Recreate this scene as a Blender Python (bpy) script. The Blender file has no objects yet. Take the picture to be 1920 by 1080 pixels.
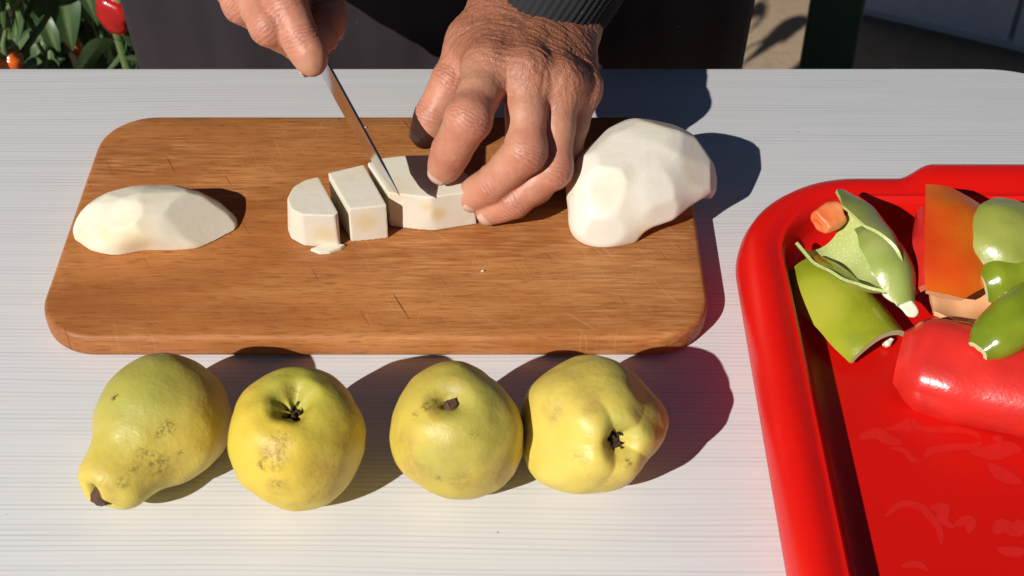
import bpy, bmesh, math, random
import numpy as np
from mathutils import Vector, Matrix, Quaternion
from mathutils.bvhtree import BVHTree

random.seed(7); RNG = np.random.default_rng(11)
SC = bpy.context.scene
COL = SC.collection
rad = math.radians

# ------------------------------------------------------------------ camera
PITCH = rad(43.1); CAM_Z = 0.607; FPX = 2667.0
cam_d = bpy.data.cameras.new('camera'); cam = bpy.data.objects.new('camera', cam_d); COL.objects.link(cam)
cam.location = (0, 0, CAM_Z); cam.rotation_euler = (rad(90) - PITCH, 0, 0)
cam_d.sensor_width = 36.0; cam_d.lens = 36.0 * FPX / 1920.0
cam_d.clip_start = 0.02; cam_d.clip_end = 200
cam_d.dof.use_dof = True; cam_d.dof.focus_distance = 0.86; cam_d.dof.aperture_fstop = 18
SC.camera = cam

# ------------------------------------------------------------------ sky, sun, exposure
SUN_DIR = Vector((0.95, 1.10, -1.0)).normalized()          # the way the light travels
SUN_EL = math.asin(-SUN_DIR.z)
w = bpy.data.worlds.new('World'); SC.world = w; w.use_nodes = True
nt = w.node_tree; nt.nodes.clear()
sky = nt.nodes.new('ShaderNodeTexSky'); sky.sky_type = 'NISHITA'; sky.sun_disc = False
sky.sun_elevation = SUN_EL; sky.sun_rotation = math.atan2(-SUN_DIR.x, -SUN_DIR.y)
sky.altitude = 2000; sky.air_density = 0.42; sky.dust_density = 0.2; sky.ozone_density = 1.0
bg = nt.nodes.new('ShaderNodeBackground'); bg.inputs[1].default_value = 0.05
ow = nt.nodes.new('ShaderNodeOutputWorld')
nt.links.new(sky.outputs[0], bg.inputs[0]); nt.links.new(bg.outputs[0], ow.inputs[0])
sun_d = bpy.data.lights.new('sun', 'SUN'); sun_d.energy = 5.0; sun_d.angle = rad(0.5); sun_d.color = (1.0, 0.968, 0.92)
sun = bpy.data.objects.new('sun', sun_d); COL.objects.link(sun)
sun.rotation_euler = SUN_DIR.to_track_quat('-Z', 'Y').to_euler(); sun.location = (-3, -3.5, 3.2)
SC.view_settings.view_transform = 'Standard'; SC.view_settings.look = 'None'
SC.cycles.max_bounces = 5; SC.cycles.diffuse_bounces = 3; SC.cycles.glossy_bounces = 3; SC.cycles.transmission_bounces = 2; SC.cycles.caustics_reflective = False; SC.cycles.caustics_refractive = False
SC.view_settings.exposure = 0.0; SC.view_settings.gamma = 1.0; SC.view_settings.use_curve_mapping = False

# ------------------------------------------------------------------ measuring: photograph point + known height -> place
_fw = np.array([0, math.cos(PITCH), -math.sin(PITCH)]); _up = np.array([0, math.sin(PITCH), math.cos(PITCH)])
_rt = np.array([1.0, 0, 0]); _C = np.array([0, 0, CAM_Z])
def ray(px, py):
    d = _fw + _rt * (px - 960) / FPX + _up * (540 - py) / FPX
    return d / np.linalg.norm(d)
def P(px, py, z):
    d = ray(px, py)
    return _C + d * ((z - CAM_Z) / d[2])
def PY(px, py, Y):
    d = ray(px, py)
    return _C + d * (Y / d[1])
V = lambda *a: np.array(a, float)
def unit(v):
    v = np.asarray(v, float); return v / (np.linalg.norm(v) + 1e-12)

# ------------------------------------------------------------------ object helpers
def tag(o, label=None, cat=None, group=None, kind=None):
    if label: o['label'] = label
    if cat: o['category'] = cat
    if group: o['group'] = group
    if kind: o['kind'] = kind
    return o
def empty(name, loc, label=None, cat=None, group=None, kind=None):
    o = bpy.data.objects.new(name, None); COL.objects.link(o); o.location = loc
    o.empty_display_size = 0.02
    return tag(o, label, cat, group, kind)
def mesh_np(name, v, f, smooth=True, sharp=None):
    me = bpy.data.meshes.new(name)
    v = np.asarray(v, np.float32)
    if isinstance(f, np.ndarray):
        n = f.shape[1]
        me.vertices.add(len(v)); me.vertices.foreach_set('co', v.ravel())
        me.loops.add(f.size); me.loops.foreach_set('vertex_index', f.ravel().astype(np.int32))
        me.polygons.add(len(f)); me.polygons.foreach_set('loop_start', np.arange(0, f.size, n, dtype=np.int32))
        me.update(calc_edges=True)
    else:
        me.from_pydata([tuple(map(float, q)) for q in v], [], f)
    me.validate()
    me.polygons.foreach_set('use_smooth', np.full(len(me.polygons), smooth))
    if sharp is not None: me.set_sharp_from_angle(angle=rad(sharp))
    me.update()
    return me
def obj(name, me, mat=None, parent=None, loc=None, local=False):
    """links a mesh; world-space vertices are moved into the parent's space"""
    o = bpy.data.objects.new(name, me); COL.objects.link(o)
    if mat is not None and not me.materials: me.materials.append(mat)
    if parent is not None: o.parent = parent
    if loc is not None: o.location = loc
    return o
def world_part(name, v, f, mat, parent, smooth=True, sharp=None):
    """vertices given in world space, parent (unrotated) at some location"""
    v = np.asarray(v, float) - origin(parent)
    return obj(name, mesh_np(name, v, f, smooth, sharp), mat, parent)
def origin(o):
    p = np.zeros(3)
    while o is not None:
        p += np.array(o.location); o = o.parent
    return p
def attr(me, name, vals):
    a = me.attributes.new(name, 'FLOAT', 'POINT'); a.data.foreach_set('value', np.asarray(vals, np.float32))

def grid_faces(nu, nv, close_u=False, close_v=False):
    """faces of a nu x nv vertex grid, index = i*nv + j"""
    iu = np.arange(nu if close_u else nu - 1); jv = np.arange(nv if close_v else nv - 1)
    I, J = np.meshgrid(iu, jv, indexing='ij'); I2 = (I + 1) % nu; J2 = (J + 1) % nv
    return np.stack([I * nv + J, I2 * nv + J, I2 * nv + J2, I * nv + J2], -1).reshape(-1, 4)
def frame_of(d, hint=(0, 0, 1)):
    d = unit(d); h = np.asarray(hint, float)
    if abs(d @ unit(h)) > 0.98: h = V(1, 0, 0)
    u = unit(np.cross(h, d)); return u, np.cross(d, u)
def spline(pts, n):
    """Catmull-Rom through pts (k x m), n samples"""
    p = np.asarray(pts, float); k = len(p)
    q = np.vstack([2 * p[0] - p[1], p, 2 * p[-1] - p[-2]])
    t = np.linspace(0, k - 1 - 1e-9, n); i = t.astype(int); t = (t - i)[:, None]
    a, b, c, d = q[i], q[i + 1], q[i + 2], q[i + 3]
    return 0.5 * (2 * b + (c - a) * t + (2 * a - 5 * b + 4 * c - d) * t * t + (3 * b - a - 3 * c + d) * t ** 3)
def tube(pts, radii, seg=10, n=None, caps=True, hint=(0, 0, 1)):
    pts = np.asarray(pts, float); radii = np.asarray(radii, float)
    if n:
        pr = spline(np.hstack([pts, radii[:, None]]), n); pts, radii = pr[:, :3], pr[:, 3]
    m = len(pts); vs = []
    tang = np.gradient(pts, axis=0)
    u, vv = frame_of(tang[0], hint)
    for i in range(m):
        d = unit(tang[i]); u = unit(u - d * (u @ d)); vv = np.cross(d, u)
        a = np.linspace(0, 2 * math.pi, seg, endpoint=False)[:, None]
        vs.append(pts[i] + radii[i] * (np.cos(a) * u + np.sin(a) * vv))
    v = np.vstack(vs); f = [tuple(q) for q in grid_faces(m, seg, close_v=True)]
    f = [tuple(reversed(q)) for q in f]
    f = [tuple(q) for q in f]
    if caps:
        f.append(tuple(range(seg))); f.append(tuple((m - 1) * seg + j for j in range(seg - 1, -1, -1)))
    f = [tuple(reversed(q)) for q in f]
    return v, f
def join(*parts):
    vs, fs, o = [], [], 0
    for v, f in parts:
        vs.append(np.asarray(v, float)); fs += [tuple(int(i) + o for i in q) for q in f]; o += len(v)
    return np.vstack(vs), fs
def box(c, s, rotz=0.0):
    c = np.asarray(c, float); s = np.asarray(s, float) / 2
    p = np.array([[x, y, z] for z in (-1, 1) for x, y in ((-1, -1), (1, -1), (1, 1), (-1, 1))]) * s
    cr, sr = math.cos(rotz), math.sin(rotz)
    p = np.stack([p[:, 0] * cr - p[:, 1] * sr, p[:, 0] * sr + p[:, 1] * cr, p[:, 2]], 1) + c
    return p, [(3, 2, 1, 0), (4, 5, 6, 7), (0, 1, 5, 4), (1, 2, 6, 5), (2, 3, 7, 6), (3, 0, 4, 7)]
def add_bevel(o, wdt, seg=3):
    m = o.modifiers.new('bevel', 'BEVEL'); m.width = wdt; m.segments = seg; m.limit_method = 'ANGLE'; m.angle_limit = rad(40)
    return o

# value noise for shaping geometry
def vnoise(p, seed=0):
    p = np.asarray(p, float); i = np.floor(p).astype(np.int64); f = p - i; f = f * f * (3 - 2 * f)
    def h(a):
        n = (a[..., 0] * 73856093) ^ (a[..., 1] * 19349663) ^ (a[..., 2] * 83492791) ^ (seed * 2654435761)
        n = (n ^ (n >> 13)) * 1274126177; n = n ^ (n >> 16)
        return (n & 0xFFFF) / 32767.5 - 1
    r = 0
    for dx in (0, 1):
        for dy in (0, 1):
            for dz in (0, 1):
                wgt = np.where(dx, f[..., 0], 1 - f[..., 0]) * np.where(dy, f[..., 1], 1 - f[..., 1]) * np.where(dz, f[..., 2], 1 - f[..., 2])
                r = r + wgt * h(i + np.array([dx, dy, dz]))
    return r
def sstep(a, b, x):
    t = np.clip((x - a) / (b - a), 0, 1); return t * t * (3 - 2 * t)

# ------------------------------------------------------------------ distance-field modelling (for bodies and cut fruit)
class Field:
    def __init__(s, lo, hi, h):
        s.lo = np.asarray(lo, float); s.h = h
        n = np.ceil((np.asarray(hi, float) - s.lo) / h).astype(int) + 1
        s.ax = [s.lo[i] + h * np.arange(n[i]) for i in range(3)]
        s.F = np.full(n, 1.0, np.float32)
    def sub(s, lo, hi):
        sl = []
        for i in range(3):
            a = int(np.clip(math.floor((lo[i] - s.lo[i]) / s.h), 0, len(s.ax[i]) - 1))
            b = int(np.clip(math.ceil((hi[i] - s.lo[i]) / s.h) + 1, a + 1, len(s.ax[i])))
            sl.append(slice(a, b))
        g = [s.ax[0][sl[0]][:, None, None], s.ax[1][sl[1]][None, :, None], s.ax[2][sl[2]][None, None, :]]
        return tuple(sl), g
    def blend(s, sl, d, k):
        a = s.F[sl]
        if k <= 0: s.F[sl] = np.minimum(a, d)
        else:
            hh = np.maximum(k - np.abs(a - d), 0) / k; s.F[sl] = np.minimum(a, d) - hh * hh * k / 4
    def cone(s, a, b, ra, rb, k=0.004, m=0.012):
        a = np.asarray(a, float); b = np.asarray(b, float); R = max(ra, rb) + m + k
        sl, (x, y, z) = s.sub(np.minimum(a, b) - R, np.maximum(a, b) + R)
        ab = b - a; L = ab @ ab + 1e-12
        t = np.clip(((x - a[0]) * ab[0] + (y - a[1]) * ab[1] + (z - a[2]) * ab[2]) / L, 0, 1)
        d = np.sqrt((x - a[0] - ab[0] * t) ** 2 + (y - a[1] - ab[1] * t) ** 2 + (z - a[2] - ab[2] * t) ** 2) - (ra + (rb - ra) * t)
        s.blend(sl, d.astype(np.float32), k)
    def chain(s, pr, k=0.004, m=0.012):
        for (a, ra), (b, rb) in zip(pr[:-1], pr[1:]): s.cone(a, b, ra, rb, k, m)
    def ell(s, c, r, k=0.004, R=None, m=0.012):
        c = np.asarray(c, float); r = np.asarray(r, float); q = r.max() + m + k
        sl, (x, y, z) = s.sub(c - q, c + q)
        X = [x - c[0], y - c[1], z - c[2]]
        if R is not None:
            X = [sum(R[j][i] * X[j] for j in range(3)) for i in range(3)]
        k0 = np.sqrt((X[0] / r[0]) ** 2 + (X[1] / r[1]) ** 2 + (X[2] / r[2]) ** 2)
        k1 = np.sqrt((X[0] / r[0] ** 2) ** 2 + (X[1] / r[1] ** 2) ** 2 + (X[2] / r[2] ** 2) ** 2) + 1e-9
        s.blend(sl, (k0 * (k0 - 1) / k1).astype(np.float32), k)
    def merge(s, other, k):
        sl = (slice(None),) * 3; s.blend(sl, other.F, k)
    def cut_cone(s, a, b, ra, rb, k=0.002):
        """carve a capsule out"""
        a = np.asarray(a, float); b = np.asarray(b, float)
        x, y, z = s.ax[0][:, None, None], s.ax[1][None, :, None], s.ax[2][None, None, :]
        ab = b - a; L = ab @ ab + 1e-12
        t = np.clip(((x - a[0]) * ab[0] + (y - a[1]) * ab[1] + (z - a[2]) * ab[2]) / L, 0, 1)
        d = np.sqrt((x - a[0] - ab[0] * t) ** 2 + (y - a[1] - ab[1] * t) ** 2 + (z - a[2] - ab[2] * t) ** 2) - (ra + (rb - ra) * t)
        d = -d; A = s.F; hh = np.maximum(k - np.abs(A - d), 0) / k; s.F = (np.maximum(A, d) + hh * hh * k / 4).astype(np.float32)
    def plane(s, p, n, k=0.0):
        """keep the side the normal points away from"""
        n = unit(n); p = np.asarray(p, float)
        x, y, z = s.ax[0][:, None, None], s.ax[1][None, :, None], s.ax[2][None, None, :]
        d = (x - p[0]) * n[0] + (y - p[1]) * n[1] + (z - p[2]) * n[2]
        if k <= 0: s.F = np.maximum(s.F, d).astype(np.float32)
        else:
            A = s.F; hh = np.maximum(k - np.abs(A - d), 0) / k; s.F = (np.maximum(A, d) + hh * hh * k / 4).astype(np.float32)
    def mesh(s, smooth=0):
        F = s.F; F = np.pad(F, 1, constant_values=1.0); lo = s.lo - s.h
        S = F < 0
        n = np.array(F.shape) - 1
        cnt = np.zeros(n, np.int8)
        for dx in (0, 1):
            for dy in (0, 1):
                for dz in (0, 1): cnt += S[dx:dx + n[0], dy:dy + n[1], dz:dz + n[2]]
        act = (cnt > 0) & (cnt < 8); I = np.argwhere(act)
        vid = np.full(n, -1, np.int64); vid[act] = np.arange(len(I))
        pos = np.zeros((len(I), 3)); num = np.zeros(len(I))
        cs = [np.array(c) for c in [(0,0,0),(1,0,0),(0,1,0),(1,1,0),(0,0,1),(1,0,1),(0,1,1),(1,1,1)]]
        for a in range(8):
            for b in range(a + 1, 8):
                if np.abs(cs[a] - cs[b]).sum() != 1: continue
                va = F[tuple((I + cs[a]).T)]; vb = F[tuple((I + cs[b]).T)]
                mk = (va < 0) != (vb < 0); t = np.where(mk, va / np.where(mk, va - vb, 1), 0)
                pos += mk[:, None] * (cs[a] + t[:, None] * (cs[b] - cs[a])); num += mk
        v = lo + s.h * (I + pos / num[:, None])
        fs = []
        for axn in range(3):
            sl0 = [slice(None)] * 3; sl1 = [slice(None)] * 3
            sl0[axn] = slice(0, -1); sl1[axn] = slice(1, None)
            e = S[tuple(sl0)] != S[tuple(sl1)]
            E_ = np.argwhere(e); b, c = (axn + 1) % 3, (axn + 2) % 3
            ok = (E_[:, b] > 0) & (E_[:, c] > 0) & (E_[:, b] < n[b]) & (E_[:, c] < n[c]); E_ = E_[ok]
            ob = np.zeros(3, int); ob[b] = 1; oc = np.zeros(3, int); oc[c] = 1
            q = np.stack([vid[tuple((E_ - ob - oc).T)], vid[tuple((E_ - oc).T)], vid[tuple(E_.T)], vid[tuple((E_ - ob).T)]], 1)
            inside = S[tuple(E_.T)]
            q[~inside] = q[~inside][:, ::-1]; fs.append(q)
        f = np.vstack(fs)
        for _ in range(smooth):
            acc = np.zeros_like(v); c = np.zeros(len(v))
            for a in range(4):
                i, j = f[:, a], f[:, (a + 1) % 4]
                np.add.at(acc, i, v[j]); np.add.at(c, i, 1); np.add.at(acc, j, v[i]); np.add.at(c, j, 1)
            v = v * 0.4 + 0.6 * acc / c[:, None]
        return v, f
def vnormals(v, f):
    n = np.cross(v[f[:, 2]] - v[f[:, 0]], v[f[:, 3]] - v[f[:, 1]]); o = np.zeros_like(v)
    for a in range(4): np.add.at(o, f[:, a], n)
    return o / (np.linalg.norm(o, axis=1, keepdims=True) + 1e-12)

# ------------------------------------------------------------------ materials
class NT:
    def __init__(s, name):
        s.m = bpy.data.materials.new(name); s.m.use_nodes = True; s.t = s.m.node_tree; s.t.nodes.clear()
        s.b = s.n('ShaderNodeBsdfPrincipled'); s.o = s.n('ShaderNodeOutputMaterial'); s.l(s.b.outputs[0], s.o.inputs[0])
        s.tc = s.n('ShaderNodeTexCoord')
    def n(s, t, **k):
        q = s.t.nodes.new(t)
        for a, b in k.items(): setattr(q, a, b)
        return q
    def l(s, a, b): s.t.links.new(a, b)
    def set(s, **k):
        for a, b in k.items():
            i = s.b.inputs[a.replace('_', ' ')]
            if hasattr(b, 'is_output') or isinstance(b, bpy.types.NodeSocket): s.l(b, i)
            else: i.default_value = (*b, 1) if isinstance(b, tuple) and len(b) == 3 and i.type == 'RGBA' else b
        return s
    def map(s, scale=(1, 1, 1), rot=(0, 0, 0), loc=(0, 0, 0), src='Object'):
        m = s.n('ShaderNodeMapping'); s.l(s.tc.outputs[src], m.inputs[0])
        m.inputs['Scale'].default_value = scale; m.inputs['Rotation'].default_value = rot; m.inputs['Location'].default_value = loc
        return m.outputs[0]
    def rmap(s, rot, scale, loc=(0, 0, 0)):
        a = s.map((1, 1, 1), rot, loc); m = s.n('ShaderNodeMapping'); s.l(a, m.inputs[0]); m.inputs['Scale'].default_value = scale
        return m.outputs[0]
    def noise(s, vec, scale, detail=4, rough=0.55, dist=0.0):
        q = s.n('ShaderNodeTexNoise'); q.inputs['Scale'].default_value = scale; q.inputs['Detail'].default_value = detail
        q.inputs['Roughness'].default_value = rough; q.inputs['Distortion'].default_value = dist
        if vec is not None: s.l(vec, q.inputs['Vector'])
        return q.outputs['Fac']
    def vor(s, vec, scale, feature='F1'):
        q = s.n('ShaderNodeTexVoronoi', feature=feature); q.inputs['Scale'].default_value = scale
        if vec is not None: s.l(vec, q.inputs['Vector'])
        return q.outputs['Distance']
    def wave(s, vec, scale, dist=0.0, dscale=1.0, detail=2, axis='Y', prof='SIN'):
        q = s.n('ShaderNodeTexWave', bands_direction=axis, wave_profile=prof)
        q.inputs['Scale'].default_value = scale; q.inputs['Distortion'].default_value = dist
        q.inputs['Detail Scale'].default_value = dscale; q.inputs['Detail'].default_value = detail
        s.l(vec, q.inputs['Vector']); return q.outputs['Fac']
    def ramp(s, fac, stops, interp='LINEAR'):
        r = s.n('ShaderNodeValToRGB'); r.color_ramp.interpolation = interp
        while len(r.color_ramp.elements) < len(stops): r.color_ramp.elements.new(0.5)
        for e, (p, c) in zip(r.color_ramp.elements, stops):
            e.position = p; e.color = (*c, 1) if isinstance(c, tuple) else (c, c, c, 1)
        s.l(fac, r.inputs[0]); return r.outputs[0]
    def mix(s, fac, a, b, mode='MIX'):
        q = s.n('ShaderNodeMix', data_type='RGBA', blend_type=mode)
        for sock, val in ((q.inputs[0], fac), (q.inputs[6], a), (q.inputs[7], b)):
            if isinstance(val, bpy.types.NodeSocket): s.l(val, sock)
            else: sock.default_value = val if not isinstance(val, tuple) else (*val, 1)
        return q.outputs[2]
    def math(s, op, a, b=0.0, c=None):
        q = s.n('ShaderNodeMath', operation=op)
        for i, val in enumerate((a, b) if c is None else (a, b, c)):
            if isinstance(val, bpy.types.NodeSocket): s.l(val, q.inputs[i])
            else: q.inputs[i].default_value = val
        return q.outputs[0]
    def at(s, name): return s.n('ShaderNodeAttribute', attribute_name=name).outputs['Fac']
    def bump(s, h, dist=0.001, strength=1.0, prev=None):
        q = s.n('ShaderNodeBump'); q.inputs['Distance'].default_value = dist; q.inputs['Strength'].default_value = strength
        s.l(h, q.inputs['Height'])
        if prev is not None: s.l(prev, q.inputs['Normal'])
        return q.outputs[0]

def mat_table():
    m = NT('white_laminate')
    sep = m.n('ShaderNodeSeparateXYZ'); m.l(m.tc.outputs['Object'], sep.inputs[0])
    w1 = m.noise(m.map((1.6, 9, 1)), 1, 2, .5); w2 = m.noise(m.map((6, 60, 1)), 1, 1, .5)
    y = m.math('ADD', sep.outputs[1], m.math('ADD', m.math('MULTIPLY', w1, .022), m.math('MULTIPLY', w2, .0016)))
    c = m.n('ShaderNodeCombineXYZ'); m.l(y, c.inputs[1]); m.l(m.math('MULTIPLY', sep.outputs[0], .02), c.inputs[0])
    l1 = m.ramp(m.wave(c.outputs[0], 100, 0, 1, 0, 'Y'), [(0.0, 1.0), (0.22, .35), (0.5, 0.0)])
    l1 = m.math('MULTIPLY', l1, m.ramp(m.noise(c.outputs[0], 130, 1, .4), [(.36, .15), (.62, 1.0)]))
    l2 = m.ramp(m.noise(c.outputs[0], 520, 1, .4), [(0.45, 0.0), (0.75, 1.0)])
    f = m.math('ADD', m.math('MULTIPLY', l1, .75), m.math('MULTIPLY', l2, .25))
    col = m.mix(f, (0.765, 0.758, 0.752), (0.585, 0.583, 0.585))
    spk = m.ramp(m.noise(m.map((1, 1, 1)), 170, 1), [(0.83, 0.0), (0.85, 1.0)])
    col = m.mix(m.math('MULTIPLY', spk, .5), col, (0.25, 0.22, 0.19))
    m.set(Base_Color=col, Roughness=0.5); m.b.inputs['Specular IOR Level'].default_value = .25
    return m.m
def mat_board():
    m = NT('beech_wood')
    big = m.noise(m.map((0.7, 5, 5), (0, 0, .05)), 3.2, 3, .6, .5)
    gr = m.noise(m.map((9, 240, 240)), 2.2, 4, .75)
    fl = m.ramp(m.noise(m.map((95, 760, 760)), 1, 1, .5), [(0.55, 0.0), (0.70, 1.0)])
    col = m.ramp(big, [(0.30, (0.31, 0.100, 0.024)), (0.50, (0.465, 0.170, 0.044)), (0.72, (0.61, 0.26, 0.080))])
    col = m.mix(m.math('MULTIPLY', m.ramp(gr, [(0.40, 0.0), (0.72, 1.0)]), .48), col, (0.19, 0.058, 0.014))
    col = m.mix(m.math('MULTIPLY', fl, .42), col, (0.13, 0.036, 0.009))
    col = m.mix(m.math('MULTIPLY', m.ramp(m.noise(m.map((1.2, 3.5, 1), loc=(5, 2, 0)), 4.5, 3, .6), [(.42, 0.0), (.68, 1.0)]), .45), col, (0.235, 0.066, 0.017))
    wear = m.ramp(m.noise(m.map((1, 1.4, 1)), 9, 3, .6), [(0.42, 0.0), (0.66, 1.0)])
    fine = m.ramp(m.noise(m.map((40, 420, 420), loc=(3, 1, 0)), 1, 2, .6), [(0.42, 0.0), (0.70, 1.0)])
    col = m.mix(m.math('MULTIPLY', m.math('MULTIPLY', wear, fine), .6), col, (0.68, 0.34, 0.13))
    sc = None
    for i, (rz, lo) in enumerate(((1.02, .685), (1.22, .69), (1.75, .70), (0.7, .71))):
        q = m.ramp(m.noise(m.rmap((0, 0, rz), (16, 640, 1), (i * .31, i * .7, 0)), 1.0, 1, .4), [(lo, 0.0), (lo + .06, 1.0)])
        sc = q if sc is None else m.math('MAXIMUM', sc, q)
    sc = m.math('MULTIPLY', sc, m.math('ADD', m.math('MULTIPLY', wear, .85), .15))
    col = m.mix(m.math('MULTIPLY', sc, .36), col, (0.64, 0.36, 0.17))
    dk = m.ramp(m.noise(m.rmap((0, 0, 1.1), (20, 560, 1), (.9, .4, 0)), 1.0, 1, .4), [(0.74, 0.0), (0.78, 1.0)])
    col = m.mix(m.math('MULTIPLY', dk, .7), col, (0.09, 0.026, 0.010))
    m.set(Base_Color=col, Roughness=m.ramp(big, [(0.3, .46), (0.8, .58)]), Normal=m.bump(gr, 0.0004, .45)); m.b.inputs['Specular IOR Level'].default_value = .32
    return m.m
def mat_quince(name, seed, green, yellow=(0.62, 0.475, 0.085)):
    m = NT(name)
    v = m.map((1, 1, 1), loc=(seed, seed * 1.7, seed * .6))
    a = m.noise(v, 22, 3, .5); b = m.noise(v, 75, 5, .65); c = m.noise(v, 330, 3, .6)
    gr = m.at('green')
    f = m.ramp(m.math('ADD', m.math('MULTIPLY', a, .55), m.math('MULTIPLY', gr, .75)), [(0.25, 0.0), (1.0, 1.0)])
    col = m.mix(f, yellow, green)
    col = m.mix(m.math('MULTIPLY', m.ramp(b, [(.35, 0.0), (.75, 1.0)]), .22), col, (0.50, 0.33, 0.03))
    rus = m.math('MULTIPLY', m.at('russet'), m.ramp(m.math('ADD', m.math('MULTIPLY', b, .6), m.math('MULTIPLY', c, .4)), [(0.40, 0.0), (0.60, 1.0)]))
    col = m.mix(m.math('MULTIPLY', rus, .48), col, (0.30, 0.155, 0.045))
    ble = m.math('MULTIPLY', m.at('blemish'), m.ramp(m.noise(v, 420, 4, .75), [(0.46, 0.0), (0.58, 1.0)]))
    col = m.mix(m.math('MULTIPLY', ble, .72), col, (0.075, 0.040, 0.014))
    dots = m.ramp(m.vor(v, 210), [(0.06, 1.0), (0.13, 0.0)])
    dots = m.math('MULTIPLY', dots, m.ramp(m.noise(v, 40, 2), [(.5, 0.0), (.62, 1.0)]))
    col = m.mix(m.math('MULTIPLY', dots, .40), col, (0.22, 0.17, 0.03))
    m.set(Base_Color=col, Roughness=m.ramp(b, [(.3, .38), (.8, .58)]), Normal=m.bump(m.math('ADD', b, m.math('MULTIPLY', c, .7)), 0.0008, .5))
    pass
    m.b.inputs['Specular IOR Level'].default_value = .42
    return m.m
def mat_flesh(name, seed, base=(0.715, 0.65, 0.515), tint=(0.66, 0.51, 0.28)):
    m = NT(name)
    v = m.map((1, 1, 1), loc=(seed, seed * 2, 0))
    a = m.noise(v, 26, 3, .55); b = m.noise(v, 160, 4, .6); s = m.noise(m.map((30, 260, 60), (0, .3, .6)), 1, 3)
    col = m.mix(m.math('MULTIPLY', m.ramp(a, [(.52, 0.0), (.78, 1.0)]), .6), base, tint)
    col = m.mix(m.math('MULTIPLY', m.at('stain'), .75), col, (0.70, 0.50, 0.16))
    col = m.mix(m.math('MULTIPLY', m.ramp(s, [(.5, 0.0), (.8, 1.0)]), .14), col, (0.62, 0.47, 0.28))
    g = m.noise(v, 520, 2, .6)
    m.set(Base_Color=col, Roughness=m.ramp(a, [(.3, .44), (.7, .56)]), Normal=m.bump(m.math('ADD', m.math('ADD', m.math('MULTIPLY', b, 1.4), m.math('MULTIPLY', s, .8)), m.math('MULTIPLY', g, .35)), 0.0004, .35)); m.b.inputs['Specular IOR Level'].default_value = .4
    m.b.inputs['Subsurface Weight'].default_value = .12; m.b.inputs['Subsurface Radius'].default_value = (1, .8, .5); m.b.inputs['Subsurface Scale'].default_value = .003
    return m.m
def mat_pepper(name, c1, c2, seed=0, rough=.22, c3=None):
    m = NT(name)
    v = m.map((1, 1, 1), loc=(seed, seed * 1.3, 0))
    a = m.noise(v, 28, 3, .5); b = m.noise(v, 120, 3)
    col = m.mix(m.ramp(a, [(.38, 0.0), (.66, 1.0)]), c1, tuple(x * .82 for x in c2))
    if c3 is not None: col = m.mix(m.ramp(m.noise(v, 15, 2), [(.5, 0.0), (.64, 1.0)]), col, c3)
    m.set(Base_Color=col, Roughness=rough, Normal=m.bump(m.math('ADD', b, m.math('MULTIPLY', m.noise(v, 420, 2), .5)), 0.0007, .35))
    m.b.inputs['Coat Weight'].default_value = .25; m.b.inputs['Coat Roughness'].default_value = .12
    pass
    return m.m
def mat_pflesh(name, c1, c2, seed=0, speck=0.0):
    m = NT(name)
    v = m.map((1, 1, 1), loc=(seed, 0, seed))
    a = m.noise(v, 40, 3); b = m.noise(v, 190, 4, .7)
    col = m.mix(m.ramp(a, [(.35, 0.0), (.7, 1.0)]), c1, c2)
    if speck: col = m.mix(m.math('MULTIPLY', m.ramp(m.vor(v, 480), [(.18, 1.0), (.30, 0.0)]), speck), col, (0.75, 0.74, 0.50))
    m.set(Base_Color=col, Roughness=.38, Normal=m.bump(b, 0.0005, .5))
    pass
    return m.m
def mat_plain(name, c, rough=.5, metal=0.0, var=.12, scale=30, bump=0.0003, spec=.5):
    m = NT(name)
    a = m.noise(m.map(), scale, 4, .6)
    col = m.mix(m.math('MULTIPLY', m.ramp(a, [(.3, 0.0), (.75, 1.0)]), var), c, tuple(x * .45 for x in c))
    m.set(Base_Color=col, Roughness=rough, Metallic=metal, Normal=m.bump(a, bump, .4)); m.b.inputs['Specular IOR Level'].default_value = spec
    return m.m
def mat_tray():
    m = NT('red_plastic')
    a = m.noise(m.map(), 14, 3); b = m.noise(m.map(), 500, 2); sc = m.noise(m.map((12, 500, 30), (0, 0, .8)), 1, 2)
    col = m.mix(m.ramp(a, [(.35, 0.0), (.7, 1.0)]), (0.68, 0.0065, 0.003), (0.62, 0.0055, 0.003))
    m.set(Base_Color=col, Roughness=m.ramp(m.math('ADD', m.math('MULTIPLY', a, .5), m.math('MULTIPLY', sc, .5)), [(.3, .26), (.7, .42)]), Normal=m.bump(b, 0.00008, .3))
    pass
    m.b.inputs['Specular IOR Level'].default_value = .45
    return m.m
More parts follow.
